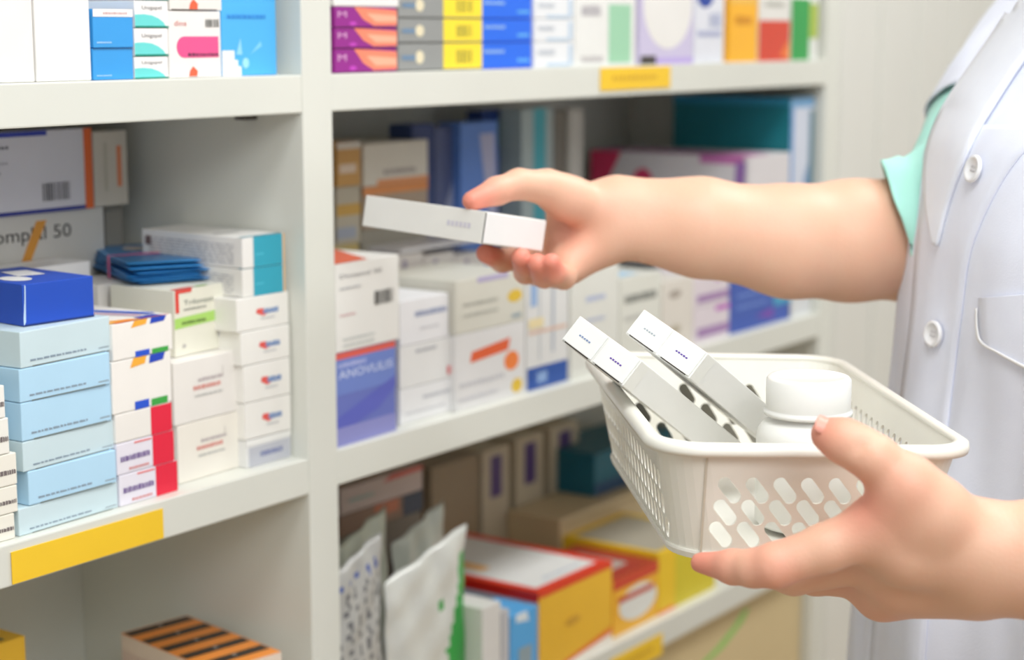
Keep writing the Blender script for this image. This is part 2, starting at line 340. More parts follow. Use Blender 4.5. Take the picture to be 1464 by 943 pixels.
carton('narrow beige carton with orange vertical print, right of the orange-striped carton', 136, 184, zq, FZ(188, FX(136, yb, 1.2), yb), yb-.002, .05, (206, 200, 188),
       [('F', 'r', .68, .25, .82, .8, (226, 140, 100)), ('F', 'r', .3, .2, .4, .85, (190, 186, 170))])
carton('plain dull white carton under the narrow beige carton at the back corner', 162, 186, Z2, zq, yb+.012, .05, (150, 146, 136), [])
# rubber-banded blue sachets resting on the colour-square cartons
zsup = zg+.0004
ST, NS = .0026, 6
zt_s = zsup+NS*(ST+.0001)
sA, sB, sC = ONZ(190, 377, zt_s), ONZ(122, 351, zt_s), ONZ(296, 371, zt_s)
sl = (sA-sB); SW = sl.length; SROT = math.atan2(-sl.y, -sl.x); SD = min(.05, abs((sC-sA).dot(Vector((-sl.y, sl.x, 0)).normalized())))
sn = Vector((-math.sin(SROT), math.cos(SROT), 0)); sn = sn if (sC-sA).dot(sn) > 0 else -sn
SDf = abs((sC-sA).dot(sn)); print('sachet', SW, SDf, math.degrees(SROT), sA); SD = SDf
sctr = sA-sl/2+sn*SD/2; cx_, cy_ = sctr.x, sctr.y
carton('white carton behind the colour-square pile, carrying the blue sachets', 150, 262, Z2, zg, ys+.095, .04, (232, 228, 222), [('F', 'r', .6, .8, 1, .9, (200, 120, 120))])
def sachet_mesh(w, d, t, seed):
    rnd = random.Random(seed); bm = bmesh.new(); nx, ny = 14, 10; mb = MB(); vs = []; fs = []
    for sgn in (1, -1):
        for i in range(nx+1):
            for j in range(ny+1):
                u, v = i/nx*2-1, j/ny*2-1
                bulge = (1-u**6)*(1-v**6)
                z = t/2+sgn*(t*.08+t*.40*bulge) + .0009*math.sin(u*4+seed)*(1-bulge)
                vs.append((u*w/2, v*d/2, z))
    N = (nx+1)*(ny+1)
    for s in (0, 1):
        for i in range(nx):
            for j in range(ny):
                q = [s*N+i*(ny+1)+j, s*N+(i+1)*(ny+1)+j, s*N+(i+1)*(ny+1)+j+1, s*N+i*(ny+1)+j+1]
                fs.append(tuple(q if s == 0 else q[::-1]))
    rim = [i*(ny+1) for i in range(nx+1)]+[nx*(ny+1)+j for j in range(1, ny+1)]+[i*(ny+1)+ny for i in range(nx-1, -1, -1)]+[j for j in range(ny-1, 0, -1)]
    for k in range(len(rim)): a, b = rim[k], rim[(k+1) % len(rim)]; fs.append((a, a+N, b+N, b))
    mb.add(vs, fs, mat((50, 138, 204), .3, 'foil')); return mb
ordn = ['lowest', 'second', 'third', 'fourth', 'fifth', 'sixth', 'seventh', 'topmost']
for i in range(NS):
    mb = sachet_mesh(SW, SD, ST, i)
    if i == NS-1:
        mb.add([(SW*.2+.013*math.cos(a*.5236), .0+.009*math.sin(a*.5236), ST+.0003) for a in range(12)], [tuple(range(12))], col((214, 200, 190)))
        
    o = mb.build('foil_sachet', smooth=True); o.location = (cx_+random.uniform(-.003, .003), cy_+random.uniform(-.003, .003), zsup+i*(ST+.0001)); o.rotation_euler = (0, 0, SROT+R_(random.uniform(-5, 5)))
    tag(o, ('%s blue foil sachet in the banded bundle' % ('lowest' if i == 0 else 'topmost')) if i in (0, NS-1) else '%s blue foil sachet from the bottom of the banded bundle' % ordn[i], 'sachet', 'blue foil sachets in a rubber-banded bundle')
hb = NS*(ST+.0001); mb = MB(); ring = []; pr = mat((214, 96, 140), .5, 'rubber')
r1, r2 = SD/2+.003, .0016
pts = [(-r1, -.0002), (-r1, hb+.0004), (r1, hb+.0004), (r1, -.0002)]
path = []
for k in range(4):
    a, b = pts[k], pts[(k+1) % 4]
    for q in range(8): path.append((a[0]+(b[0]-a[0])*q/8, a[1]+(b[1]-a[1])*q/8))
vs = []; n = len(path)
for (yy, zz) in path:
    for sx, e in ((-r2, 0), (r2, 0), (r2, .0007), (-r2, .0007)):
        l = math.hypot(yy, zz-hb/2); vs.append((sx, yy+e*yy/l, zz+e*(zz-hb/2)/l))
mb.add(vs, [(k*4+j, k*4+(j+1) % 4, ((k+1) % n)*4+(j+1) % 4, ((k+1) % n)*4+j) for k in range(n) for j in range(4)], pr)
o = mb.build('rubber_band'); o.location = (cx_-.012*math.cos(SROT), cy_-.012*math.sin(SROT), zsup); o.rotation_euler = (0, 0, SROT)
tag(o, 'pink rubber band around the bundle of blue sachets', 'rubber band')
# ------------------------------------------------------------------ LEFT BAY, bottom shelf
def placed(label, a, b, c, h, base, items, z, name='medicine_carton', cat='medicine box', group=None, seam=''):
    """carton whose top face has corners a (front-left), b (front-right), depth direction towards c; a,b,c pixels on height z+h"""
    A, B, D = ONZ(*a, z+h), ONZ(*b, z+h), ONZ(*c, z+h)
    dv = (B-A); w = dv.length; dv /= w; nv = Vector((-dv.y, dv.x, 0)); d = abs((D-A).dot(nv))
    o = carton_mesh(w, d, h, base, items, seam).build(name); ctr = A+dv*w/2+nv*d/2
    o.location = (ctr.x, ctr.y, z); o.rotation_euler = (0, 0, math.atan2(dv.y, dv.x)); return tag(o, label, cat, group)
it = []
for k in range(5):
    it.append(('T', 'r', .04, k*.2+.02, .96, k*.2+.10, (58, 44, 34))); it.append(('T', 't', .3, k*.2+.05, .6, .015, (170, 160, 150)))
zor = .118
it += [('L', 'r', .1+.1*k, .1, .13+.1*k, .8, (216, 190, 180)) for k in range(8)]
d_ = W(262, 879, 1)-CP; z_or = (CP+d_*((XD0-.006)/d_.x)).z
# top face: far-left corner (178,905)->(262,880) is the back edge, long side runs to lower right
A, Bc, Dc = ONZ(178, 908, z_or), ONZ(262, 879, z_or), ONZ(430, 943, z_or)
dv = (A-Bc).normalized(); w = .25; dd = (A-Bc).length
ux = (Dc-Bc).normalized(); w = (min(A.y, Bc.y)-YF-.012)/abs(ux.y)
o = carton_mesh(w, dd, z_or-Z3, (232, 214, 196), [('T', 'r', .0, 0, 1, 1, (244, 150, 60))]+[('T', 'r', k*.2+.01, .02, k*.2+.10, .98, (52, 42, 34)) for k in range(5)]+[('T', 't', k*.2+.03, .5, k*.2+.07, .05, (190, 180, 170)) for k in range(5)]+[('F', 'r', .02+k*.04, .1, .03+k*.04, .9, (206, 176, 168)) for k in range(24)]).build('medicine_carton')
ctr = (A+Bc)/2+ux*w/2; o.location = (ctr.x, ctr.y, Z3+.0005); o.rotation_euler = (0, 0, math.atan2(ux.y, ux.x))
print('orange', tuple(ctr), tuple(A), tuple(Bc), tuple(Dc), w, dd, z_or)
tag(o, 'orange carton with black stripes on its lid, on the lower left shelf', 'medicine box')
carton('yellow and dark carton at the bottom left corner of the photo', -60, 50, Z3, FZ(925, FX(0, 1.0, Z3), 1.0), 1.0, .1, (240, 190, 50), [('T', 'r', .05, .05, .8, .9, (120, 112, 60)), ('F', 'r', 0, 0, .6, .9, (60, 56, 40))])
# ------------------------------------------------------------------ RIGHT BAY, top shelf
pp = [('F', 'p', [(.3, 1), (1, .88), (1, .12), (.62, .1), (.45, .4)], (250, 140, 110)), ('F', 'p', [(.5, .7), (1, .6), (1, .3), (.65, .3)], (252, 180, 150)), ('F', 'w', 'M', .03, .5, .18, .3, (226, 170, 214)), ('F', 'e', .28, .2, .06, .1, (196, 70, 190)), ('F', 'r', 0, 0, 1, .05, (96, 24, 80))]
z = stack(Z1, 479, 567, [70, 40, 9], E, .07, [
    ('purple carton with coral swoosh, lowest of three beside the divider', (150, 40, 140), pp),
    ('purple carton with coral swoosh, middle of three beside the divider', (150, 40, 140), pp),
    ('purple carton with coral swoosh, top of three beside the divider', (150, 40, 140), pp)], 'purple cartons on the top right shelf')
carton('white carton lying on the purple cartons at the photo top', 477, 570, z, z+.03, E, .07, (236, 234, 230), [])
gy = [('F', 'r', .52, 0, 1, 1, (252, 226, 60)), ('F', 'b', .68, .25, .88, .75, (150, 140, 60)), ('F', 'e', .24, .5, .05, .24, (232, 222, 190)), ('F', 't', .04, .4, .2, .2, (120, 150, 180)), ('F', 'r', 0, 0, 1, .06, (110, 110, 106))]
stack(Z1, 570, 689, [62, 26, -12], E, .08, [
    ('grey and yellow carton, lowest of three on the top right shelf', (150, 152, 150), gy),
    ('grey and yellow carton, middle of three on the top right shelf', (150, 152, 150), gy),
    ('grey and yellow carton, top of three, cut by the photo top', (150, 152, 150), gy)], 'grey and yellow cartons')
bb = [('F', 't', .04, .6, .45, .14, (150, 190, 240)), ('F', 't', .7, .25, .95, .14, (110, 190, 250)), ('F', 'r', 0, 0, 1, .05, (20, 70, 190))]
stack(Z1, 689, 760, [61, 27, -8], E, .08, [
    ('royal blue carton, lowest of three beside the yellow-ended cartons', (40, 110, 236), bb),
    ('royal blue carton, middle of three beside the yellow-ended cartons', (40, 110, 236), bb),
    ('royal blue carton, top of three beside the yellow-ended cartons', (40, 110, 236), bb)], 'royal blue cartons')
wb = [('F', 'r', .3, .05, .9, .16, (190, 212, 232)), ('F', 'r', .86, .1, .96, .9, (196, 214, 232)), ('F', 't', .1, .5, .5, .2, (200, 206, 214))]
stack(Z1, 764, 820, [60, 27, -6], E, .08, [
    ('white carton with pale blue edge, lowest, beside the royal blue cartons', (234, 236, 238), wb),
    ('white carton with pale blue edge, middle, beside the royal blue cartons', (234, 236, 238), wb),
    ('white carton with pale blue edge, top, beside the royal blue cartons', (234, 236, 238), wb)], 'white cartons with pale blue edges')
carton('tall white carton with mint green panel, above the yellow shelf label', 822, 908, Z1, Z1+.12, E, .08, (234, 234, 230),
       [('F', 'r', .54, .02, .92, .47, (160, 210, 176)), ('F', 't', .1, .62, .6, .06, (160, 156, 150)), ('F', 't', .1, .38, .42, .08, (190, 186, 190)), ('F', 't', .1, .03, .45, .05, (200, 196, 196))])
carton('white carton with purple frame and pale oval, on the top right shelf', 914, 990, Z1, Z1+.12, E, .08, (206, 198, 226),
       [('F', 'e', .52, .48, .46, .36, (236, 234, 230)), ('F', 't', .16, .55, .86, .07, (130, 126, 136)), ('F', 'r', .02, .0, .3, .07, (70, 64, 60)), ('F', 'r', .3, .0, 1, .05, (184, 164, 220))])
carton('white carton with dark blue blob, beside the purple-framed carton', 992, 1034, Z1, Z1+.12, E, .08, (226, 228, 236),
       [('F', 'e', .35, .58, .3, .12, (40, 70, 160)), ('F', 'e', .62, .64, .2, .08, (225, 230, 240)), ('F', 't', .1, .22, .9, .05, (170, 176, 210)), ('F', 't', .5, .3, .9, .12, (190, 196, 220))])
carton('amber yellow carton on the top right shelf, beside a red and white one', 1042, 1082, Z1, Z1+.12, E, .08, (250, 184, 50), [('F', 'r', 0, .5, 1, .62, (240, 190, 90)), ('F', 't', .2, .32, .8, .08, (220, 150, 40))])
carton('red and white carton between the amber and the green cartons', 1084, 1128, Z1, Z1+.12, E, .08, (228, 226, 220), [('F', 'r', 0, 0, 1, .36, (214, 72, 52)), ('F', 'p', [(.7, .05), (1, .2), (1, .02)], (240, 130, 60)), ('F', 'r', .1, .68, .95, .8, (204, 60, 60)), ('F', 't', .2, .48, .8, .05, (190, 190, 180))])
carton('green and white carton, last at the right end of the top shelf', 1130, 1168, Z1, Z1+.12, E, .08, (226, 228, 222), [('F', 'r', 0, 0, .68, .56, (52, 160, 80)), ('F', 'r', .68, .2, 1, .52, (170, 190, 80)), ('F', 't', .2, .7, .8, .05, (190, 190, 180))])
# ------------------------------------------------------------------ RIGHT BAY, middle shelf
z = stack(Z2, 481, 566, [506, 378], E, .085, [
    ('violet-blue carton with red top stripe, standing on the shelf beside the divider', (104, 116, 190),
     [('F', 'r', 0, .93, 1, 1, (222, 96, 84)), ('F', 'r', 0, .55, 1, .93, (112, 134, 204)), ('F', 'p', [(0, .3), (1, .62), (1, .5), (.7, .3), (.3, .2), (0, .12)], (92, 100, 190)), ('F', 'w', 'ANOVULIS', .05, .72, .95, .09, (214, 222, 244)), ('F', 't', .05, .84, .5, .05, (176, 184, 230)), ('F', 't', .1, .08, .9, .04, (150, 150, 200)), ('F', 'r', 0, 0, 1, .2, (140, 142, 200))]),
    ('white carton with bar code and red-edged lid, on the violet-blue carton', (236, 235, 230),
     [('F', 'w', 'Diotenol 50', .06, .83, .72, .05, (120, 120, 124)), ('F', 'b', .6, .46, .9, .62, (80, 80, 78)), ('F', 't', .06, .7, .4, .03, (190, 190, 190)), ('F', 't', .06, .4, .3, .03, (220, 190, 190)), ('F', 't', .1, .12, .6, .03, (200, 204, 200)), ('F', 't', .1, .05, .6, .03, (200, 204, 200)),
      ('T', 'p', [(0, .0), (.5, 0), (1, .8), (1, 1), (.8, 1), (0, .2)], (224, 110, 84))], (0, 5))], 'tall cartons beside the divider, right bay', 2)
ws = [('F', 't', .3, .6, .95, .12, (150, 160, 190)), ('F', 't', .4, .3, .8, .05, (206, 206, 210))]
z = stack(Z2, 572, 652, [558, 497, 431], E+.01, .08, [
    ('white carton with grey print, lowest of the pile beside the violet carton', (232, 232, 232), [('F', 't', .4, .6, .9, .1, (190, 192, 198)), ('F', 't', .1, .25, .8, .06, (206, 206, 210))]),
    ('white carton with small red corner mark, middle of the pile beside the violet carton', (230, 230, 228), [('F', 't', .3, .8, .7, .08, (180, 182, 188)), ('F', 'r', .9, .1, .97, .3, (224, 130, 130))], (0, -6)),
    ('white carton with slate print, top of the pile beside the violet carton', (236, 236, 238), ws, (0, -10))], 'white cartons right of the violet carton')
for i, (a, b) in enumerate(((565, 606), (608, 650), (652, 694))):
    carton(('leftmost', 'middle', 'rightmost')[i]+' of three upright cartons with plum stripes, behind the white pile', a, b, Z2, FZ(366, FX(a, 1.01, Z2), 1.01), 1.01, .045, (206, 200, 194),
           [('F', 'r', .3, .5, .44, .96, (150, 140, 160)), ('F', 'p', [(.3, .3), (.7, .3), (.6, .5), (.3, .62)], (160, 80, 120)), ('F', 't', .5, .7, .9, .03, (150, 150, 160))], group='plum-striped upright cartons')
carton('beige-white carton lying on the plum-striped cartons', 574, 690, FZ(366, FX(565, 1.01, Z2), 1.01)+.0003, FZ(356, FX(574, 1.01, 1.2), 1.01), 1.012, .045, (206, 204, 206), [])
z = stack(Z2, 652, 750, [480, 402], E+.004, .09, [
    ('white carton with orange-red bar, orange and yellow dots, on the middle right shelf', (224, 223, 222), [('F', 'p', [(.2, .6), (.75, .66), (.78, .82), (.22, .74)], (226, 96, 50)), ('F', 'e', .8, .5, .11, .13, (240, 130, 60)), ('F', 'e', .88, .14, .08, .1, (226, 190, 60)), ('F', 't', .05, .3, .7, .06, (200, 200, 204)), ('F', 't', .05, .12, .6, .05, (206, 206, 210))]),
    ('grey-white carton with yellow dot and violet strip, above the orange-bar carton', (214, 212, 200), [('F', 'e', .85, .52, .11, .12, (224, 188, 60)), ('F', 'p', [(.3, .9), (.75, .9), (.75, 1), (.3, 1)], (180, 170, 204)), ('F', 't', .1, .5, .6, .06, (170, 170, 160)), ('F', 't', .1, .3, .6, .06, (180, 180, 170)), ('F', 't', .8, .1, .95, .08, (150, 170, 180))])], 'dotted white cartons')
carton('slim white carton with navy blue foot, beside the dotted cartons', 752, 812, Z2, FZ(398, FX(752, E+.01, Z2), E+.01), E+.006, .05, (222, 222, 220),
       [('F', 'r', .02, 0, .98, .2, (34, 80, 160)), ('F', 't', .25, .05, .5, .1, (150, 180, 220)), ('F', 'r', .3, .25, .32, .95, (170, 180, 190)), ('F', 'r', .6, .3, .66, .9, (176, 184, 196)), ('F', 'r', .05, .5, .95, .53, (224, 190, 170)), ('F', 'r', .1, .75, .25, .95, (150, 180, 220)), ('F', 'r', .05, .55, .4, .64, (232, 216, 170))])
rw2 = [
    ('pale carton with light blue lid print, right of the navy-footed carton', 816, 884, 392, (222, 222, 214), [('F', 't', .3, .7, .7, .05, (180, 190, 220)), ('F', 't', .3, .5, .7, .04, (190, 196, 216)), ('T', 'r', .4, .1, .95, .8, (170, 210, 240))]),
    ('pale carton with dark grey smudge print, behind the white boxes in the basket', 886, 944, 400, (220, 220, 210), [('F', 't', .1, .7, .9, .1, (130, 132, 126)), ('F', 't', .1, .5, .6, .05, (190, 190, 184)), ('T', 'r', .1, .1, .6, .9, (176, 214, 240))]),
    ('pale carton with faint brown dots, left of the purple-striped cartons', 946, 990, 405, (220, 214, 204), [('F', 'e', .4, .8, .2, .06, (170, 160, 150)), ('F', 'e', .4, .3, .2, .06, (180, 170, 150))])]
for lab, a, b, t, base, its in rw2: carton(lab, a, b, Z2, FZ(t, FX(a, E, Z2), E), E+.004, .08, base, its)
ps = [('F', 'r', .1, .15, 1, .42, (164, 130, 176)), ('F', 'r', .6, .8, 1, .95, (190, 100, 190))]
stack(Z2, 991, 1042, [442, 400], E+.004, .08, [
    ('white carton with purple stripe, lower of two near the shelf end', (220, 210, 216), ps), ('white carton with purple stripe, upper of two near the shelf end', (220, 210, 216), ps)], 'purple-striped cartons near the shelf end')
carton('royal blue carton with turquoise end, near the right end of the middle shelf', 1043, 1130, Z2, FZ(398, FX(1043, E, Z2), E), E+.004, .08, (60, 90, 176),
       [('F', 'r', .7, .3, 1, 1, (70, 160, 196)), ('F', 't', .1, .6, .6, .08, (110, 140, 210)), ('F', 't', .1, .4, .6, .08, (110, 140, 210)), ('F', 'p', [(.4, .2), (.7, .3), (.7, .1)], (120, 70, 170))])
# boxes running back along the right end panel
zt_bl = FZ(398, FX(1043, E, Z2), E)
XB = FX(1130, E, Z2)+.002
carton('white carton squeezed between the blue carton and the right end panel', 1132, 1176, Z2, zt_bl, E+.004, .08, (216, 218, 220), [], xs=(XB+.001, XR0-.002))
def deepbox(label, pc, pb, zb, pt, yf, xr, base, items):
    """front-left corner at pixel column pc on plane yf, left face reaching back to pixel column pb"""
    x = FX(pc, yf, zb); zt = FZ(pt, x, yf); lo_, hi_ = yf, YB-.004
    for _ in range(30):
        m = (lo_+hi_)/2
        if PX((x, m, zt))[0] > pb: lo_ = m
        else: hi_ = m
    return carton(label, pc, pc+20, zb, zt, yf, lo_-yf, base, items, xs=(x, xr)), zt, x
xt = FX(1125, YF+.012, zt_bl)
deepbox('long pink and white carton running back along the shelf, seen just above the forearm', 1068, 845, zt_bl+.0003, 224, YF+.01, xt-.002, (216, 212, 214), [
    ('L', 'p', [(0, .55), (0, 1), (.2, 1), (.12, .75), (.06, .5)], (222, 60, 104)), ('L', 'e', .34, .72, .07, .14, (218, 64, 110)), ('L', 'r', .7, .93, .97, 1, (190, 110, 170)), ('L', 'p', [(.9, .3), (.96, .3), (.98, .95), (.92, .95)], (150, 110, 176)), ('L', 'p', [(.6, .5), (.66, .5), (.9, .62), (.9, .56)], (170, 130, 180)),
    ('F', 'e', .6, .62, .2, .08, (226, 130, 150)), ('T', 'r', 0, 0, .5, 1, (200, 130, 180))])
deepbox('large dark teal carton with white and blue end, against the right end panel', 1125, 963, zt_bl+.0003, 140, YF+.012, XR0-.003, (20, 120, 132), [
    ('L', 'r', 0, .955, 1, 1, (50, 150, 186)), ('F', 'r', 0, 0, 1, 1, (206, 212, 226)), ('F', 'r', 0, 0, .14, 1, (96, 146, 204)), ('F', 'r', 0, .94, 1, 1, (120, 170, 214)), ('F', 'r', .8, 0, 1, .92, (84, 128, 148)), ('F', 'p', [(.6, .5), (.8, .6), (.8, .4), (.7, .3)], (120, 150, 190))])
bk = 1.06
z = stack(Z2, 482, 516, [352, 268, 204], bk-.02, .06, [
    ('mustard and grey carton, lowest of the dim stack behind the bar-coded carton', (190, 170, 110), [('F', 'r', 0, .2, 1, .5, (196, 190, 170))]),
    ('grey carton with ochre print, middle of the dim stack behind the bar-coded carton', (176, 168, 150), [('F', 'r', 0, .5, 1, .7, (190, 150, 70)), ('F', 'r', 0, .1, .8, .3, (150, 156, 170))]),
    ('ochre brown carton, top of the dim stack next to the divider', (196, 150, 84), [('F', 'r', .1, .3, .8, .5, (220, 200, 180)), ('F', 'r', 0, .85, 1, 1, (206, 200, 190))])], 'dim ochre cartons at the back')
z = stack(Z2, 520, 612, [330, 268, 206], bk-.01, .08, [
    ('brown-grey carton at the bottom of the beige pile at the back', (150, 146, 134), []),
    ('carton with olive and orange edges, under the beige carton at the back', (170, 150, 130), [('F', 'r', 0, .8, 1, 1, (216, 140, 80)), ('F', 't', .2, .3, .8, .2, (140, 130, 110))]),
    ('beige carton with grey print and orange base, behind the held white box', (214, 208, 196), [('F', 't', .3, .25, .8, .12, (160, 150, 146)), ('F', 'r', .2, 0, 1, .14, (222, 150, 100))])], 'beige cartons at the back')
dk = [
    ('slim dark navy carton at the back, left of the blue-grey carton', 592, 622, 178, (44, 66, 120), [('F', 'r', 0, .8, 1, 1, (30, 52, 110))], 0),
    ('dark blue-grey carton at the back with pale print', 624, 658, 182, (80, 90, 130), [('F', 'p', [(.2, .6), (.8, .8), (.6, .4)], (150, 156, 180))], .004),
    ('periwinkle blue carton at the back with a pale diagonal flash', 660, 712, 176, (92, 132, 206), [('F', 'p', [(.5, .95), (.9, .95), (1, .5), (.8, .5)], (176, 176, 206))], -.006),
    ('dark navy and green carton at the back behind the hand', 690, 742, 158, (34, 62, 130), [('F', 'p', [(0, .86), (.6, 1), (1, 1), (1, .9), (.5, .84)], (40, 110, 110)), ('F', 'p', [(.5, .6), (.6, .6), (1, .84), (.9, .84)], (190, 190, 210))], .03),
    ('white and turquoise upright carton at the back', 746, 790, 156, (176, 190, 190), [('F', 'r', .36, 0, .75, 1, (76, 176, 190))], 0),
    ('narrow grey carton at the back, right of the turquoise-striped one', 791, 812, 158, (128, 122, 112), [], .004),
    ('narrow white upright carton at the back, rightmost before the bare wall', 813, 832, 156, (200, 198, 190), [], 0)]
for lab, a, b, t, base, its, off in dk:
    y = bk+off; carton(lab, a, b, Z2, FZ(t, FX(a, y, 1.2), y), y, .028 if off < .02 else .02, base, its)
# ------------------------------------------------------------------ RIGHT BAY, bottom shelf
# big red / white / yellow carton
ZS = Z3
hb_ = FZ(858, FX(770, YF+.01, ZS), YF+.01)-ZS
o = carton('large yellow carton with red-framed white lid, on the lower right shelf', 770, 874, ZS, FZ(846, FX(770, YF+.01, 1), YF+.01), YF+.008, .20, (240, 188, 52),
       [('T', 'r', 0, 0, 1, 1, (226, 56, 34)), ('T', 'r', .08, .05, .9, .92, (232, 232, 228)), ('T', 'r', .2, .42, .32, .85, (238, 178, 90)), ('T', 't', .3, .1, .8, .02, (180, 190, 210)), ('F', 'r', 0, .93, 1, 1, (228, 60, 36)),
        ('L', 'r', 0, .88, 1, 1, (222, 40, 26)), ('L', 'r', 0, 0, 1, .88, (206, 214, 232)), ('F', 'e', .45, .5, .1, .05, (214, 160, 50)), ('F', 'p', [(0, 0), (1, .2), (1, .12), (.5, 0)], (236, 120, 50)), ('F', 'p', [(.2, 0), (1, .12), (1, 0)], (244, 236, 224))])
carton('red, white and yellow small carton beside the large red-lidded carton', 876, 940, ZS, FZ(836, FX(876, E, 1), E), YF+.012, .10, (240, 180, 50),
       [('F', 'e', .55, .45, .42, .3, (226, 226, 220)), ('F', 'r', 0, .8, 1, 1, (206, 70, 46)), ('F', 'r', .1, .55, .9, .65, (196, 70, 50)), ('T', 'r', 0, 0, 1, 1, (170, 60, 44)), ('T', 'r', .2, .2, .7, .8, (180, 170, 160))])
carton('bright yellow carton with grey lid, right of the red and yellow small one', 941, 1022, ZS, FZ(798, FX(941, E, 1), E), YF+.012, .12, (236, 196, 40), [('F', 'r', 0, 0, 1, .06, (240, 130, 50)), ('F', 'r', .28, 0, 1, 1, (214, 196, 44)), ('T', 'r', .05, .05, .9, .9, (176, 168, 150))])
# open-topped cardboard tray behind with three purple-marked cartons
zt_ = FZ(772, FX(720, 1.03, 1), 1.03)
zlid = ONZ(960, 700, 0)
carton('long tan cardboard carton lying behind the yellow cartons', 800, 1030, ZS, ZS+.085, 1.03, .068, (206, 186, 150), [('F', 'r', .02, .9, .98, .93, (180, 158, 120))], name='cardboard_box', cat='cardboard box')
for i, (a, b, t) in enumerate(((690, 728, 646), (738, 776, 628), (786, 826, 612))):
    y = 1.10-.0*i
    carton(('leftmost', 'middle', 'rightmost')[i]+' of three upright beige cartons with a dark purple bar', a, b, ZS, FZ(t, FX(a, y, 1), y), y, .04, (196, 184, 160),
           [('F', 'r', .3, .66, .72, .95, (84, 62, 120))], group='beige cartons with purple bars')
carton('brown cardboard carton at the back left of the purple-barred cartons', 618, 684, ZS, FZ(668, FX(620, 1.09, 1), 1.09), 1.09, .05, (150, 132, 106), [], name='cardboard_box', cat='cardboard box')
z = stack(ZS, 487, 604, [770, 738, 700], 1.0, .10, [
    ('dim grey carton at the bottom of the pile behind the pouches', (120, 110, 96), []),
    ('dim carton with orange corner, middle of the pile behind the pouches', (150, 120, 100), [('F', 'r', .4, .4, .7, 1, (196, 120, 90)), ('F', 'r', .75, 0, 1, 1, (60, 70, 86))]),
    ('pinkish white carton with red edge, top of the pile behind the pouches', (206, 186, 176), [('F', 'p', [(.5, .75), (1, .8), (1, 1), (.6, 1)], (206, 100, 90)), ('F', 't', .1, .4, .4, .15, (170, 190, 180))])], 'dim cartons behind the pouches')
carton('teal blue carton at the back right of the lower right shelf', 850, 960, ZS+.0852, FZ(650, FX(850, 1.05, 1), 1.05), 1.05, .08, (20, 100, 122), [('F', 'r', 0, 0, 1, .3, (24, 70, 110))])
# pale cartons in front of the red-lidded carton
carton('slim white carton standing before the red-lidded carton, left of the blue one', 690, 716, ZS, FZ(868, FX(690, E, 1), E), YF+.004, .05, (228, 226, 222), [])
carton('slim pale grey carton standing between the white and the blue carton', 718, 728, ZS, FZ(872, FX(718, E, 1), E), YF+.004, .05, (200, 200, 204), [])
carton('bright blue and white slim carton before the red-lidded carton', 730, 767, ZS, FZ(880, FX(730, E, 1), E), YF+.004, .045, (90, 176, 236), [('F', 'p', [(.2, .9), (.7, .86), (.6, 1), (.2, 1)], (230, 240, 248)), ('F', 'r', .3, .3, .8, .55, (150, 170, 180))])
# pouches
def pouch(label, a, b, ptop, y, th, base, cols, tilt, mode, group):
    zb = ZS; X0, X1 = FX(a, y, zb+.1), FX(b, y, zb+.1); H = FZ(ptop, X0, y)-zb; w = X1-X0
    nx, nz = 28, 36; mb = MB(); m0 = mat(base, .35, 'foil'); mm = [mat(c, .35, 'foil') for c in cols]
    vs = []
    for s in (-1, 1):
        for i in range(nx+1):
            for k in range(nz+1):
                u, v = i/nx*2-1, k/nz
                t = max(0, (1-u**4))*(1-v)**.55*th/2 if v < 1 else 0
                wr = .0012*math.sin(9*u+7*v+a)+.0008*math.sin(23*v-5*u)
                vs.append((u*w/2*(1-.03*math.sin(v*3)), s*t+wr*(v)*1.2, v*H+.012*u*v))
    N = (nx+1)*(nz+1)
    def cf(u, v):
        if mode == 'green':
            if .12 < v < .86 and u > .60+.55*max(0, v-.3): return 1
            if abs(math.sin(9*u+13*v)*math.cos(7*u-11*v)) > .93 and u > .45 and v < .7: return 1
        if mode == 'print' and math.sin(38*u+3*math.sin(20*v))*math.sin(46*v+2*u) > .45 and v < .92: return 1 if v < .86 else 2
        return 0
    for i in range(nx):
        for k in range(nz):
            c = cf((i+.5)/nx, (k+.5)/nz); m = m0 if c == 0 else mm[min(c-1, len(mm)-1)]
            q = [i*(nz+1)+k, (i+1)*(nz+1)+k, (i+1)*(nz+1)+k+1, i*(nz+1)+k+1]
            mb.add([vs[j] for j in q], [(0, 1, 2, 3)], m); mb.add([vs[N+j] for j in q], [(3, 2, 1, 0)], m0)
    o = mb.build('medicine_pouch', smooth=True)
    bm = bmesh.new(); bm.from_mesh(o.data); bmesh.ops.remove_doubles(bm, verts=bm.verts, dist=1e-5); bm.to_mesh(o.data); bm.free()
    o.location = ((X0+X1)/2, y+th/2, zb+.0003); o.rotation_euler = (R_(-tilt), 0, R_(2)); tag(o, label, 'pouch', group)
pouch('crinkled white pouch with green leaf corner, in the front of the lower right shelf', 566, 688, 818, YF+.012, .03, (226, 228, 222), [(56, 170, 74)], 0, 'green', None)
pouch('grey printed foil pouch beside the divider, left of the green-cornered pouch', 486, 566, 812, YF+.014, .028, (190, 190, 186), [(120, 120, 122), (80, 100, 170)], 0, 'print', None)
pouch('plain pale pouch standing behind the green-cornered pouch', 575, 650, 762, YF+.055, .022, (196, 200, 190), [], 0, 'plain', None)
pouch('plain grey-green pouch standing behind the grey printed pouch', 488, 570, 772, YF+.055, .022, (186, 190, 174), [], 0, 'plain', None)
# tan box below
o = carton('large tan cardboard box with a green swoosh, below the lower right shelf', 600, 1172, Z4, Z3b-.004, YF+.012, .22, (214, 194, 150),
       [('F', 'p', [(.665, .80), (.74, .84), (.80, .905), (.82, .95), (.80, .955), (.77, .91), (.72, .86), (.66, .82)], (150, 206, 110))], name='cardboard_box', cat='cardboard box')
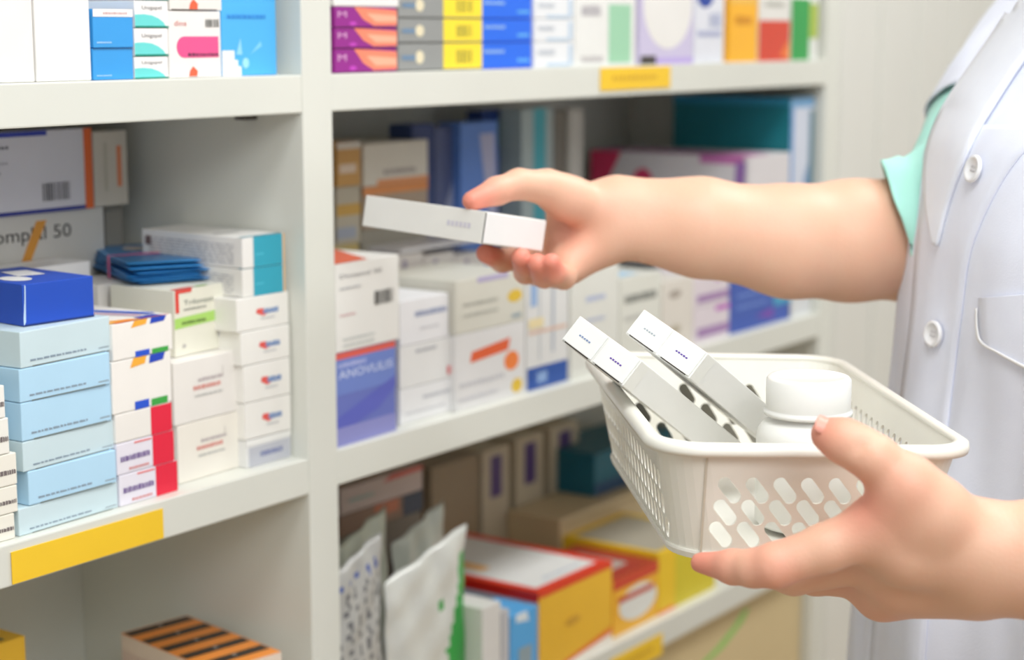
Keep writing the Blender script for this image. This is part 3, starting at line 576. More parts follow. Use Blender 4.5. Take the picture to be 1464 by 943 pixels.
#SECOND
# ------------------------------------------------------------------ basket
ZR = W(945, 640, 1.0).z; ZBK = ZR-.068
NL, NR, FRc, FLc = (ONZ(*p, ZR) for p in ((938, 641), (1402, 646), (1192, 511), (835, 505)))
by_ = ((FLc-NL).normalized()*.6+(FRc-NR).normalized()*.4).normalized(); hx = Vector((by_.y, -by_.x, 0))
roll = 0; BW = .17
for _ in range(12):      # a slight roll of the hand-held basket
    d_ = hx*math.cos(roll)+Vector((0, 0, math.sin(roll))); q = PX(NL+d_*BW); BW += (1402-q[0])/2600; roll -= (646-q[1])/2600/BW
bx_ = hx*math.cos(roll)+Vector((0, 0, math.sin(roll))); bz_ = bx_.cross(by_)
BD = ((FRc-NR).dot(by_)+(FLc-NL).dot(by_))/2
BH = ZR-ZBK
bc = NL+bx_*BW/2+by_*BD/2-bz_*BH
print('basket', BW, BD, math.degrees(roll))
BM4 = Matrix((bx_, by_, bz_)).transposed().to_4x4(); BM4.translation = bc
bo_ = link('plastic_basket', None); bo_.matrix_world = BM4
basket = tag(bo_, 'white slotted plastic basket held in one hand, filled with white boxes and a jar', 'basket')
BM = mat((238, 236, 226), .32, 'plastic')
def rrect(w, d, r, n=8):
    pts = []
    for cx, cy, a0 in ((w/2-r, d/2-r, 0), (-w/2+r, d/2-r, 90), (-w/2+r, -d/2+r, 180), (w/2-r, -d/2+r, 270)):
        for k in range(n+1): a = R_(a0+90*k/n); pts.append((cx+r*math.cos(a), cy+r*math.sin(a)))
    return pts
def loft(mb, rings, m, close=False):
    n = len(rings[0]); vs = [p for r in rings for p in r]; fs = []
    K = len(rings)
    for i in range(K if close else K-1):
        for k in range(n): fs.append((i*n+k, i*n+(k+1) % n, ((i+1) % K)*n+(k+1) % n, ((i+1) % K)*n+k))
    mb.add(vs, fs, m)
TAP = .014
def ring(off, z, r=.026):
    t = 1-z/BH; return [(x, y, z) for x, y in rrect(BW-.008-2*TAP*t-2*off, BD-.008-2*TAP*t-2*off, max(.006, r-off))]
mb = MB(); loft(mb, [ring(0, .0), ring(0, BH), ring(.0018, BH), ring(.0018, .0)], BM, True)
wall = mb.build('basket_wall', basket, smooth=False)
# slot cutters
cut = bmesh.new()
def slot(cx, cy, z, ang, L, wd, side):
    m = []
    for k in range(14):
        a = 2*math.pi*k/14; x = math.cos(a)*wd/2+0; y = math.sin(a)*wd/2+(L-wd)/2*(1 if math.sin(a) > 0 else -1)
        ca, sa = math.cos(ang), math.sin(ang); m.append((x*ca-y*sa, x*sa+y*ca))
    v0 = []; v1 = []
    for x, y in m:
        if side in 'FB': v0.append(cut.verts.new((cx+x, cy-.02, z+y))); v1.append(cut.verts.new((cx+x, cy+.02, z+y)))
        else: v0.append(cut.verts.new((cx-.02, cy+x, z+y))); v1.append(cut.verts.new((cx+.02, cy+x, z+y)))
    cut.faces.new(v0[::-1]) ; cut.faces.new(v1)
    for k in range(14): cut.faces.new((v0[k], v0[(k+1) % 14], v1[(k+1) % 14], v1[k]))
for row, z in enumerate((.0155, .0290, .0425)):
    off = (0, -.002, .004)[row]
    k = 0; x = -BW/2+.042+off*0
    while x < BW/2-.036: slot(x+(row-1)*.001*0+row*.0012, -BD/2+.01, z, .66, .0180, .0080, 'F'); slot(x, BD/2-.01, z, .55, .0165, .0072, 'B'); x += .0158
for row, z in enumerate((.0135, .0275, .0415)):
    y = -BD/2+.038
    while y < BD/2-.034: slot(-BW/2+.01, y, z, .45, .0138, .0062, 'L'); slot(BW/2-.01, y, z+.003, -.45, .0138, .0066, 'L'); y += .0122
bmesh.ops.recalc_face_normals(cut, faces=cut.faces)
cm = bpy.data.meshes.new('cut'); cut.to_mesh(cm); cobj = link('cut', cm)
bmw = bmesh.new(); bmw.from_mesh(wall.data); bmesh.ops.recalc_face_normals(bmw, faces=bmw.faces); bmw.to_mesh(wall.data)
cobj.parent = basket
bpy.context.view_layer.update()
md = wall.modifiers.new('b', 'BOOLEAN'); md.operation = 'DIFFERENCE'; md.object = cobj; md.solver = 'EXACT'; md.use_self = True
dg = bpy.context.evaluated_depsgraph_get(); nm = bpy.data.meshes.new_from_object(wall.evaluated_get(dg)); wall.modifiers.clear(); wall.data = nm
bpy.data.objects.remove(cobj); bpy.data.meshes.remove(cm)
for p in wall.data.polygons: p.use_smooth = False
# rim: rolled flange
mb = MB()
prof = [(.0018, -.001), (-.002, -.0012), (-.0045, -.004), (-.0058, -.0045), (-.0064, -.002), (-.0058, .0012), (-.003, .0028), (0, .0030), (.0022, .002), (.0026, 0)]
loft(mb, [[(x, y, BH+dz) for x, y in rrect(BW-.008-2*o_, BD-.008-2*o_, .026-o_*.9, 12)] for o_, dz in prof], BM, True)
mb.build('rim', basket, smooth=True)
mb = MB(); loft(mb, [ring(.002, .0045), ring(-.0012, .0045), ring(-.0018, .003), ring(-.0012, -.0005), ring(.003, -.002), ring(.006, -.002)], BM)
r0 = [(x, y, 0) for x, y, z in ring(.0, 0)]
mb.add([(x, y, -.002) for x, y, z in ring(.006, -.002)], [tuple(range(len(r0)))[::-1]], BM)
mb.add([(x, y, .0006) for x, y, z in ring(.001, 0)], [tuple(range(len(r0)))], BM)
mb.build('base', basket, smooth=False)
# corner mould seams
mb = MB()
xs = -BW/2+.031
mb.add([(xs, -BD/2+.0036+TAP*(1), .004), (xs+.0012, -BD/2+.0036+TAP, .004), (xs+.0012-.002, -BD/2+.0037, BH-.004), (xs-.002, -BD/2+.0037, BH-.004)], [(0, 1, 2, 3)], mat((206, 200, 184), .4, 'plastic'))
mb.build('mould_seam', basket)
# ------------------------------------------------------------------ slim white cartons in the basket
def oriented_carton(name, P, a, b, c, La, Lb, Lc, label, group=None, base=(238, 238, 236), endtext=None, fn=None):
    """P corner; a,b,c unit axes; box spans P + a[0,La] + b[0,Lb] + c[0,Lc]"""
    o = tag(link(name, None), label, 'medicine box', group)
    Mx = Matrix((a, b, c)).transposed().to_4x4(); Mx.translation = P; o.matrix_world = Mx
    mb = MB(); mb.box(0, La, 0, Lb, 0, Lc, mat(base, .42, 'card'), .0006); fn(mb, La, Lb, Lc, 'body')
    mb.build('box_body', o)
    m2 = MB(); fn(m2, La, Lb, Lc, 'flap'); m2.build('tuck_flap', o); return o
def camv(r, u, f): return (r*cam_r+u*cam_u+f*cam_f)
TH_ = R_(42)
a_ = camv(.79*math.cos(TH_), -.613*math.cos(TH_), math.sin(TH_)).normalized()
b_ = camv(.79*math.sin(TH_), -.613*math.sin(TH_), -math.cos(TH_)); b_ = (b_-a_*b_.dot(a_)).normalized()
c_ = a_.cross(b_).normalized()   # thickness axis
if c_.dot(camv(-.61, -.79, 0)) < 0: c_ = -c_
Lb, Lc = .0335, .0192
def slim_fn(textc):
    def fn(mb, La, Lb, Lc, what):
        # the axes: x=a, y=-b, z=-c ; end face x=0 ; long face y=0
        if what == 'body':
            n = 5
            for k in range(n):
                z = Lc*.46; y0 = Lb*(.30+.075*k); mb.add([(-.0013, y0, z), (-.0013, y0+Lb*.055, z), (-.0013, y0+Lb*.055, z+.0011*(1 if k % 2 else .75)), (-.0013, y0, z+.0011)], [(0, 1, 2, 3)], col(textc))
        else:
            mb.box(-.0011, 0, .0012, Lb-.0012, .0010, Lc-.0004, mat((243, 243, 240), .42, 'card'), .0004)
            mb.add([(-.0004, .004, .0002), (-.0004, Lb-.004, .0002), (-.0004, Lb-.004, .0012), (-.0004, .004, .0012)], [(0, 1, 2, 3)], col((70, 64, 62)))
            mb.box(-.0003, .009, -.0003, 0, .0006, Lc-.0006, mat((236, 236, 230), .42, 'card'), .0001)
            mb.add([(.0092, -.0002, 0), (.0098, -.0002, 0), (.0098, -.0002, Lc), (.0092, -.0002, Lc)][::-1], [(0, 1, 2, 3)], col((190, 184, 150))) if 0 else None
    return fn
PA = W(890, 552, 1.085); 
def drop_len(P): 
    # length so that the lowest corner rests on the basket floor
    L = .14
    while L > .05:
        z = min((P+a_*L-b_*j*Lb-c_*k*Lc).z for j in (0, 1) for k in (0, 1))
        if z > ZBK+.001: return L
        L -= .0005
    return L
LA = min(drop_len(PA), .125)
PB = W(985, 541, 1.10)
LBx = min(drop_len(PB), .125)
print('slim lengths', LA, LBx)
g_ = 'slim white cartons in the basket'
for nm_, P, L, tc, j in (('front pair, nearer one, violet print', PA, LA, (110, 80, 170), 0), ('front pair, outer one, pale blue print', PA, LA, (130, 150, 190), 1),
                         ('back pair, nearer one, dark violet print', PB, LBx, (90, 60, 160), 0), ('back pair, outer one, grey print', PB, LBx, (160, 170, 180), 1)):
    oriented_carton('slim_carton', P-b_*(Lb+.0006)*j+a_*(.0008*j), a_, -b_, -c_, L-(.003 if j else 0), Lb, Lc, 'slim white carton of the '+nm_, g_, (236, 236, 232), None, slim_fn(tc))
# ------------------------------------------------------------------ jar
jp = W(1156, 560, 1.085); jz = ZBK+.0008
jar = tag(link('plastic_jar', None, None, (jp.x, jp.y, jz)), 'white plastic medicine jar with a wide screw cap standing in the basket', 'jar')
JT = FZ(532, jp.x, jp.y)-jz-.002
WP = mat((240, 240, 236), .3, 'plastic')
r = .0305; hb = JT-.026
mb = MB(); lathe(mb, [(0, 0), (r-.003, 0), (r, .003), (r, hb-.010), (r-.001, hb-.006), (r-.004, hb-.002), (r-.0075, hb), (r-.0085, hb+.002), (r-.0085, hb+.006), (0, hb+.006)], WP); mb.build('jar_body', jar, smooth=True)
mb = MB(); rc = .0252
lathe(mb, [(rc-.0015, hb+.0025), (rc+.0012, hb+.003), (rc+.0012, hb+.0055), (rc-.0002, hb+.006), (rc, hb+.007), (rc, JT-.002), (rc-.0015, JT-.0002), (rc-.004, JT), (rc-.0055, JT-.0009), (0, JT-.0011)], WP, 64); mb.build('screw_cap', jar, smooth=True)
# ------------------------------------------------------------------ the box held in the reaching hand
P0 = W(694, 302, 1.25)
ah = camv(-175, 34, 160).normalized(); bh = camv(90, -7, 100); bh = (bh-ah*bh.dot(ah)).normalized(); ch = ah.cross(bh).normalized()
if ch.z > 0: ch = -ch
HLa, HLb, HLc = .121, .064, .0225
def held_fn(mb, La, Lb, Lc, what):
    if what == 'flap':
        mb.box(-.0009, 0, .0012, Lb-.0008, .0008, Lc-.0008, mat((238, 236, 234), .42, 'card'), .0003)
        mb.add([(-.0003, .0002, .0006), (-.0003, .0014, .0006), (-.0003, .0014, Lc-.0006), (-.0003, .0002, Lc-.0006)], [(0, 1, 2, 3)], col((80, 76, 72)))
    else:
        for k in range(6): mb.add([(.012+k*.004, -.0002, Lc*.42), (.015+k*.004, -.0002, Lc*.42), (.015+k*.004, -.0002, Lc*.58), (.012+k*.004, -.0002, Lc*.58)], [(0, 1, 2, 3)], col((214, 210, 220)))
oriented_carton('held_carton', P0, ah, bh, ch, HLa, HLb, HLc, 'long white carton gripped between thumb and fingers of the reaching hand', None, (238, 236, 230), None, held_fn)
# ------------------------------------------------------------------ implicit-surface modelling for the person
BIG = 1.0
class SDF:
    def __init__(s, lo, hi, h):
        s.lo = np.array(lo); s.h = h; s.n = np.ceil((np.array(hi)-s.lo)/h).astype(int)+1
        s.ax = [s.lo[i]+np.arange(s.n[i])*h for i in range(3)]
    def new(s): return np.full(tuple(s.n), BIG, dtype=np.float32)
    def sub(s, pmin, pmax):
        a = np.clip(np.floor((pmin-s.lo)/s.h).astype(int), 0, s.n-1); b = np.clip(np.ceil((pmax-s.lo)/s.h).astype(int)+1, 1, s.n)
        return tuple(slice(a[i], b[i]) for i in range(3))
    def cone(s, fld, p, q, ra, rb, k=.006, scale=None, minus=False):
        p = np.array(p, dtype=float); q = np.array(q, dtype=float); m = max(ra, rb)+max(3*k, 4*s.h)+.012
        sl = s.sub(np.minimum(p, q)-m, np.maximum(p, q)+m)
        X, Y, Z = np.meshgrid(*[s.ax[i][sl[i]] for i in range(3)], indexing='ij', sparse=True)
        d = q-p; L2 = max(d.dot(d), 1e-12)
        t = np.clip(((X-p[0])*d[0]+(Y-p[1])*d[1]+(Z-p[2])*d[2])/L2, 0, 1)
        dist = np.sqrt((X-p[0]-t*d[0])**2+(Y-p[1]-t*d[1])**2+(Z-p[2]-t*d[2])**2)-(ra+(rb-ra)*t)
        v = fld[sl]
        if minus:
            h = np.clip(.5-.5*(v+dist)/k, 0, 1); fld[sl] = v+(-dist-v)*h+k*h*(1-h)
        else:
            h = np.clip(.5+.5*(v-dist)/k, 0, 1); fld[sl] = v+(dist-v)*h-k*h*(1-h)
    def ell(s, fld, c, rad, axes=None, k=.008):
        c = np.array(c, dtype=float); rad = np.array(rad); m = max(rad)+3*k+.01; sl = s.sub(c-m, c+m)
        X, Y, Z = np.meshgrid(*[s.ax[i][sl[i]] for i in range(3)], indexing='ij', sparse=True)
        A = np.eye(3) if axes is None else np.array([list(a) for a in axes])
        P = [(X-c[0])*A[i][0]+(Y-c[1])*A[i][1]+(Z-c[2])*A[i][2] for i in range(3)]
        k0 = np.sqrt(sum((P[i]/rad[i])**2 for i in range(3))); k1 = np.sqrt(sum((P[i]/rad[i]**2)**2 for i in range(3)))+1e-9
        dist = k0*(k0-1)/k1; v = fld[sl]
        h = np.clip(.5+.5*(v-dist)/k, 0, 1); fld[sl] = v+(dist-v)*h-k*h*(1-h)
    def chain(s, pts, k=.004):
        f = s.new()
        for (p, ra), (q, rb) in zip(pts[:-1], pts[1:]): s.cone(f, p, q, ra, rb, k)
        return f
    def mesh(s, f):
        n0 = np.array(f.shape)-1; ins = f < 0
        cor = [(i, j, k) for i in (0, 1) for j in (0, 1) for k in (0, 1)]
        S = lambda a, o: a[o[0]:o[0]+n0[0], o[1]:o[1]+n0[1], o[2]:o[2]+n0[2]]
        cnt = sum(S(ins, o).astype(np.int8) for o in cor); act = (cnt > 0) & (cnt < 8); idx = np.argwhere(act)
        num = np.full(act.shape, -1, dtype=np.int64); num[act] = np.arange(len(idx))
        acc = np.zeros((len(idx), 3)); w = np.zeros(len(idx))
        for a in cor:
            for ax in range(3):
                if a[ax]: continue
                b = list(a); b[ax] = 1
                va = f[idx[:, 0]+a[0], idx[:, 1]+a[1], idx[:, 2]+a[2]]; vb = f[idx[:, 0]+b[0], idx[:, 1]+b[1], idx[:, 2]+b[2]]
                c = (va < 0) != (vb < 0); t = np.where(c, va/(va-vb+1e-12), 0)
                p = np.array(a, dtype=float)[None, :].repeat(len(idx), 0); p[:, ax] += t
                acc[c] += p[c]; w += c
        V = (idx+acc/w[:, None])*s.h+s.lo; F = []
        for ax in range(3):
            a = ins; sl0 = [slice(1, -1)]*3; sl1 = [slice(1, -1)]*3
            sl0[ax] = slice(0, -1); sl1[ax] = slice(1, None)
            A, B = a[tuple(sl0)], a[tuple(sl1)]; ch_ = np.argwhere(A != B)
            if not len(ch_): continue
            flip = A[tuple(ch_.T)]; off = np.array([1, 1, 1]); off[ax] = 0; g = ch_+off
            u, v = [(1, 2), (2, 0), (0, 1)][ax]
            e = np.eye(3, dtype=int); q = [g-e[u]-e[v], g-e[v], g, g-e[u]]
            Q = np.stack([num[tuple(x.T)] for x in q], 1); Q = np.where(flip[:, None], Q, Q[:, ::-1]); F.append(Q)
        return V, np.concatenate(F)
def taubin(V, F, it=2):
    E = np.concatenate([F[:, [i, (i+1) % 4]] for i in range(4)]); n = len(V)
    deg = np.bincount(E[:, 0], minlength=n)+np.bincount(E[:, 1], minlength=n)
    for _ in range(it):
        for lam in (.55, -.57):
            s = np.stack([np.bincount(E[:, 0], V[E[:, 1], c], n)+np.bincount(E[:, 1], V[E[:, 0], c], n) for c in range(3)], 1)
            V = V+lam*(s/deg[:, None]-V)
    return V
def v3(p): return np.array((p[0], p[1], p[2]))
def w3(px, py, s): return v3(W(px, py, s))
RED = []   # (point, radius, amount)
# ---- reaching right arm
def J(*l): return [(w3(a, b, s), r) for a, b, s, r in l]
sh_R = w3(1512, 50, 1.47); el_R = w3(1306, 345, 1.385)
sh_L = v3(CP+.52*cam_r+1.15*hfwd); sh_L[2] = 1.325
el_L = w3(1740, 800, .98)
def build_arm_R():
    pts = [w3(640, 200, 1.2), w3(640, 450, 1.45), w3(1400, 200, 1.2), w3(1500, 440, 1.45), w3(1330, 200, 1.1), w3(1330, 460, 1.1), sh_R]
    lo = np.min(pts, 0)-.07; hi = np.max(pts, 0)+.07; g = SDF(lo, hi, .0019); P = g.new()
    arm = J((884, 311, 1.335, .0225), (1000, 325, 1.34, .0345), (1130, 345, 1.355, .0405), (1215, 344, 1.37, .0440), (1306, 340, 1.385, .0468))
    for (p, ra), (q, rb) in zip(arm[:-1], arm[1:]): g.cone(P, p, q, ra, rb, .012)
    g.cone(P, w3(884, 291, 1.335), w3(1000, 312, 1.34), .0200, .027, .008); g.cone(P, w3(884, 332, 1.33), w3(1000, 338, 1.34), .0185, .027, .008)
    g.cone(P, el_R, el_R*.6+sh_R*.4, .0445, .036, .01); g.cone(P, el_R*.6+sh_R*.4, el_R*.25+sh_R*.75, .036, .036, .01)
    # palm
    g.cone(P, w3(880, 303, 1.335), w3(822, 300, 1.355), .022, .020, .012)
    g.cone(P, w3(872, 330, 1.335), w3(820, 355, 1.345), .021, .0195, .010)
    g.cone(P, w3(858, 350, 1.33), w3(812, 378, 1.325), .0155, .0150, .010)
    g.cone(P, w3(822, 300, 1.355), w3(812, 345, 1.36), .018, .017, .01)
    g.cone(P, w3(858, 300, 1.33), w3(806, 283, 1.315), .0185, .0150, .008)   # thenar
    fing = [
        J((812, 282, 1.315, .0145), (782, 268, 1.305, .0128), (742, 263, 1.288, .0105), (710, 273, 1.275, .0096), (675, 287, 1.263, .0070)),    # thumb
        J((800, 325, 1.372, .0105), (752, 368, 1.375, .0098), (718, 372, 1.335, .0085), (694, 362, 1.30, .0068)),
        J((806, 345, 1.37, .0105), (768, 388, 1.35, .0100), (752, 388, 1.31, .0086), (745, 368, 1.282, .0070)),
        J((812, 362, 1.355, .0100), (795, 392, 1.33, .0096), (778, 394, 1.295, .0084), (768, 376, 1.276, .0070)),
        J((826, 370, 1.335, .0090), (806, 396, 1.305, .0084), (792, 390, 1.283, .0076), (788, 374, 1.272, .0062))]
    tot = P.copy()
    for i, f in enumerate(fing): F = g.chain(f, .004); k = .010 if i == 0 else .006; h = np.clip(.5+.5*(P-F)/k, 0, 1); tot = np.minimum(tot, P+(F-P)*h-k*h*(1-h))
    # web between thumb and palm, crease
    for f in fing:
        RED.append((f[-1][0], .022, .95)); RED.append((f[-2][0], .016, .35))
    RED.append((w3(815, 330, 1.33), .03, .35))
    V, F = g.mesh(tot); return taubin(V, F, 3), F
def build_arm_L():
    pts = [w3(960, 560, .93), w3(960, 880, 1.12), w3(1460, 600, .93), w3(1480, 900, 1.1), w3(1250, 900, 1.12), w3(1250, 560, 1.1), el_L, w3(1500, 700, .93)]
    lo = np.min(pts, 0)-.05; hi = np.max(pts, 0)+.05; g = SDF(lo, hi, .0019); P = g.new()
    arm = J((1412, 797, .972, .0245), (1480, 800, .965, .0275), (1580, 800, .96, .034), (1740, 800, .98, .039))
    for (p, ra), (q, rb) in zip(arm[:-1], arm[1:]): g.cone(P, p, q, ra, rb, .012)
    g.cone(P, w3(1412, 780, .975), w3(1480, 782, .965), .020, .023, .01)
    g.cone(P, w3(1412, 820, .975), w3(1480, 818, .97), .020, .023, .01)
    g.cone(P, w3(1400, 795, .974), w3(1300, 775, .970), .0245, .023, .012)
    g.cone(P, w3(1300, 775, .970), w3(1262, 752, .966), .021, .0160, .010)
    g.cone(P, w3(1400, 815, .985), w3(1290, 820, 1.0), .023, .021, .012)
    g.cone(P, w3(1390, 830, .992), w3(1262, 846, 1.022), .0185, .0150, .012)
    g.cone(P, w3(1262, 760, .970), w3(1262, 842, 1.022), .0145, .0140, .012)
    g.cone(P, w3(1380, 770, .966), w3(1300, 705, .953), .0210, .0150, .014)   # thenar
    g.cone(P, w3(1335, 745, .958), w3(1270, 735, .958), .0150, .0125, .010)   # web
    fing = [
        J((1330, 728, .955, .0175), (1292, 690, .951, .0150), (1250, 655, .950, .0124), (1226, 640, .953, .0118), (1204, 629, .957, .0115), (1184, 621, .961, .0092)),
        J((1262, 752, .966, .0160), (1180, 783, .966, .0128), (1108, 808, .968, .0118), (1078, 812, .975, .0100), (1048, 810, .985, .0092), (1002, 804, 1.0, .0058)),
        J((1262, 792, .99, .0140), (1135, 822, 1.015, .0108), (1080, 812, 1.03, .0090), (1040, 802, 1.045, .0070)),
        J((1262, 825, 1.015, .0130), (1165, 824, 1.045, .0104), (1110, 806, 1.062, .0088), (1070, 792, 1.075, .0068)),
        J((1270, 842, 1.03, .0120), (1205, 822, 1.065, .0092), (1160, 800, 1.08, .0080), (1125, 788, 1.09, .0062))]
    tot = P.copy()
    for i, f in enumerate(fing): F = g.chain(f, .004); k = .012 if i == 0 else .008; h = np.clip(.5+.5*(P-F)/k, 0, 1); tot = np.minimum(tot, P+(F-P)*h-k*h*(1-h))
    # thumb knuckle creases and index knuckle dimples
    for (a, b) in (((1214, 648), (1240, 608)), ((1221, 652), (1247, 614))):
        g.cone(tot, w3(a[0], a[1], .9395), w3(b[0], b[1], .9405), .0015, .0015, .0025, minus=True)
    RED.extend([(fing[0][-1][0], .016, .9), (fing[0][-2][0], .012, .4), (fing[1][-1][0], .03, .8), (fing[1][2][0], .018, .55), (w3(1240, 715, .955), .022, .6), (fing[2][-1][0], .02, .6), (w3(1290, 690, .94), .018, .25), (w3(1262, 845, 1.02), .03, .25)])
    V, F = g.mesh(tot); return taubin(V, F, 3), F
f_dir = v3((-.93*cam_r-.36*hfwd).normalized()); l_dir = v3((.36*cam_r-.93*hfwd).normalized()); up3 = np.array((0, 0, 1.))
SB = 1.25
BC = v3(CP+.43*cam_r+SB*hfwd)
def B(f, l, z): p = BC+f_dir*f+l_dir*l; return np.array((p[0], p[1], z))
FS = B(.0, 0, 0)
def build_body():
    lo = BC-np.array((.36, .36, 0)); lo[2] = .02; hi = BC+np.array((.36, .36, 0)); hi[2] = 1.72
    lo[:2] = np.minimum(lo[:2], np.min([sh_R, sh_L, el_L, el_R], 0)[:2]-.06); hi[:2] = np.maximum(hi[:2], np.max([sh_R, sh_L, el_L, el_R], 0)[:2]+.06)
    g = SDF(lo, hi, .0060); P = g.new()
    for s in (-1, 1):
        g.cone(P, B(0, s*.075, .86), B(0, s*.065, 1.04), .105, .085, .04)
        g.cone(P, B(0, s*.065, 1.04), B(.0, s*.075, 1.24), .085, .085, .04)
        g.cone(P, B(.0, s*.09, .84), B(.0, s*.085, .48), .085, .055, .03)
        g.cone(P, B(0, s*.085, .48), B(-.015, s*.085, .10), .056, .034, .02)
        g.cone(P, B(-.01, s*.085, .09), B(.10, s*.095, .055), .032, .022, .02)
    g.cone(P, B(-.01, 0, 1.33), sh_R, .055, .045, .03); g.cone(P, B(-.01, 0, 1.33), sh_L, .055, .045, .03)
    g.cone(P, sh_L, el_L, .046, .040, .01); g.cone(P, sh_R, el_R*.6+sh_R*.4, .042, .034, .01)
    g.cone(P, B(-.01, 0, 1.34), B(.01, 0, 1.45), .05, .048, .03)
    hz = 1.555
    g.ell(P, B(.0, 0, hz+.02), (.092, .074, .098), (f_dir, l_dir, up3), .02)
    g.cone(P, B(.035, 0, hz-.055), B(.055, 0, hz-.075), .045, .026, .03)
    g.cone(P, B(.088, 0, hz+.02), B(.104, 0, hz-.018), .008, .012, .012)      # nose
    g.cone(P, B(.085, -.02, hz-.046), B(.085, .02, hz-.046), .007, .007, .006)  # lips
    g.cone(P, B(.078, -.022, hz-.040), B(.090, 0, hz-.039), .005, .006, .005); g.cone(P, B(.078, .022, hz-.040), B(.090, 0, hz-.039), .005, .006, .005)
    for s in (-1, 1):
        g.cone(P, B(.068, s*.035, hz+.012), B(.085, s*.028, hz+.012), .012, .012, .008, minus=True)
        g.cone(P, B(.076, s*.045, hz+.032), B(.086, s*.015, hz+.034), .008, .008, .01)
        g.ell(P, B(-.005, s*.077, hz+.0), (.018, .007, .030), (f_dir, l_dir, up3), .008)
    V, F = g.mesh(P); return taubin(V, F, 2), F
parts = [build_arm_R(), build_arm_L(), build_body()]
Vs, Fs, o0 = [], [], 0
for V, F in parts: Vs.append(V); Fs.append(F+o0); o0 += len(V)
V = np.concatenate(Vs); Fq = np.concatenate(Fs)
root = tag(link('person', None, None, (BC[0], BC[1], 0)), 'person in a white buttoned lab coat holding a box and a plastic basket', 'person')
RL = Vector((BC[0], BC[1], 0))
me = bpy.data.meshes.new('body'); Vl = V-np.array(RL)
me.vertices.add(len(Vl)); me.vertices.foreach_set('co', Vl.astype(np.float32).ravel())
me.loops.add(Fq.size); me.loops.foreach_set('vertex_index', Fq.astype(np.int32).ravel())
me.polygons.add(len(Fq)); me.polygons.foreach_set('loop_start', np.arange(0, Fq.size, 4, dtype=np.int32)); me.polygons.foreach_set('loop_total', np.full(len(Fq), 4, dtype=np.int32))
me.update(calc_edges=True); me.validate(); me.polygons.foreach_set('use_smooth', np.ones(len(me.polygons), dtype=bool))
rd = np.zeros(len(V))
for p, rad, am in RED: rd = np.maximum(rd, am*np.exp(-(np.sum((V-p)**2, 1))/(rad*rad)*1.2))
at = me.attributes.new('ruddy', 'FLOAT', 'POINT'); at.data.foreach_set('value', rd.astype(np.float32))
me.materials.append(SKIN); body = link('body', me, root)
print('body verts', len(V))
# thumbnail of the basket hand
nl_mat = mat((236, 164, 146), .3, 'nail')
def nail(c, ax, nrm, L, wd):
    c = Vector(c); ax = Vector(ax).normalized(); nrm = Vector(nrm); nrm = (nrm-ax*nrm.dot(ax)).normalized(); sd = ax.cross(nrm)
    vs = []; fs = []; n, m = 10, 8
    for i in range(n+1):
        for j in range(m+1):
            u, v = i/n*2-1, j/m*2-1; k = math.sqrt(max(0, 1-.55*max(0, -u)**3)) * (1 if u < .6 else math.sqrt(max(.02, 1-((u-.6)/.42)**2)))
            vs.append(c+ax*u*L/2+sd*v*wd/2*k+nrm*(-(v*k)**2*wd*.22+.0003)-Vector(RL))
    for i in range(n):
        for j in range(m): fs.append((i*(m+1)+j, (i+1)*(m+1)+j, (i+1)*(m+1)+j+1, i*(m+1)+j+1))
    mb = MB(); mb.add(vs, fs, nl_mat); o = mb.build('fingernail', body, smooth=True); s = o.modifiers.new('s', 'SOLIDIFY'); s.thickness = .0006; return o
nail(w3(1184, 621, .961)+v3(camv(-.25, .6, -.8).normalized())*.0091, camv(-1, .42, .1), camv(-.25, .6, -.8), .012, .0105)
# ---- clothes
COAT = mat((234, 238, 254), .75, 'cloth'); COAT2 = mat((238, 242, 254), .75, 'cloth')
# z, silhouette x, half depth, half width
prof = [(.42, .205, .215, .27), (.70, .200, .19, .25), (.935, .216, .17, .225), (.99, .226, .165, .215), (1.11, .247, .155, .205), (1.172, .2543, .152, .2), (1.214, .257, .15, .2), (1.237, .262, .146, .197), (1.26, .268, .140, .193), (1.28, .2735, .133, .188),
        (1.325, .298, .105, .175), (1.36, .328, .080, .135), (1.39, .352, .062, .085), (1.42, .366, .056, .060)]
prof = [((1.35+(z-1.35)*1.04) if z > .6 else z, s*1.04, a, b) for z, s, a, b in prof]
pz_ = [p[0] for p in prof]
def catmull(z, k):
    v = [p[k] for p in prof]; i = max(0, min(len(pz_)-2, next((j for j in range(len(pz_)-1) if z <= pz_[j+1]), len(pz_)-2)))
    t = (z-pz_[i])/(pz_[i+1]-pz_[i]); m = lambda j: (v[min(j+1, len(v)-1)]-v[max(j-1, 0)])/(pz_[min(j+1, len(v)-1)]-pz_[max(j-1, 0)])
    d = pz_[i+1]-pz_[i]; return (2*t**3-3*t*t+1)*v[i]+(t**3-2*t*t+t)*m(i)*d+(-2*t**3+3*t*t)*v[i+1]+(t**3-t*t)*m(i+1)*d
def coat_pt(th, z, off=0):
    sx, a, b = catmull(z, 1), catmull(z, 2), catmull(z, 3)
    e = math.sqrt((.93*a)**2+(.36*b)**2); cx = sx+e
    low = max(0, min(1, (1.25-z)/.35))
    fo = low*(.0045*math.sin(9*th+3.0*z)+.004*math.sin(15*th-6*z+1.3)+.0025*math.sin(27*th+9*z))+.0018*math.sin(7*th+22*z)*max(0, min(1, (1.36-z)/.1))
    fo += .0025*math.sin(5*th+14*z+2)*(1 if z < 1.3 else 0)
    r = lambda k, s: s*(k+fo+off)
    c = CP+cx*cam_r+SB*hfwd
    ct, st = math.cos(th), math.sin(th); n = 2.25
    R = (abs(ct)**n+abs(st)**n)**(-1/n)
    p = v3(c)+f_dir*(a+fo+off)*ct*R+l_dir*(b+fo+off)*st*R; p[2] = z; return p
NT, NZ = 220, 150; vs = []; fs = []
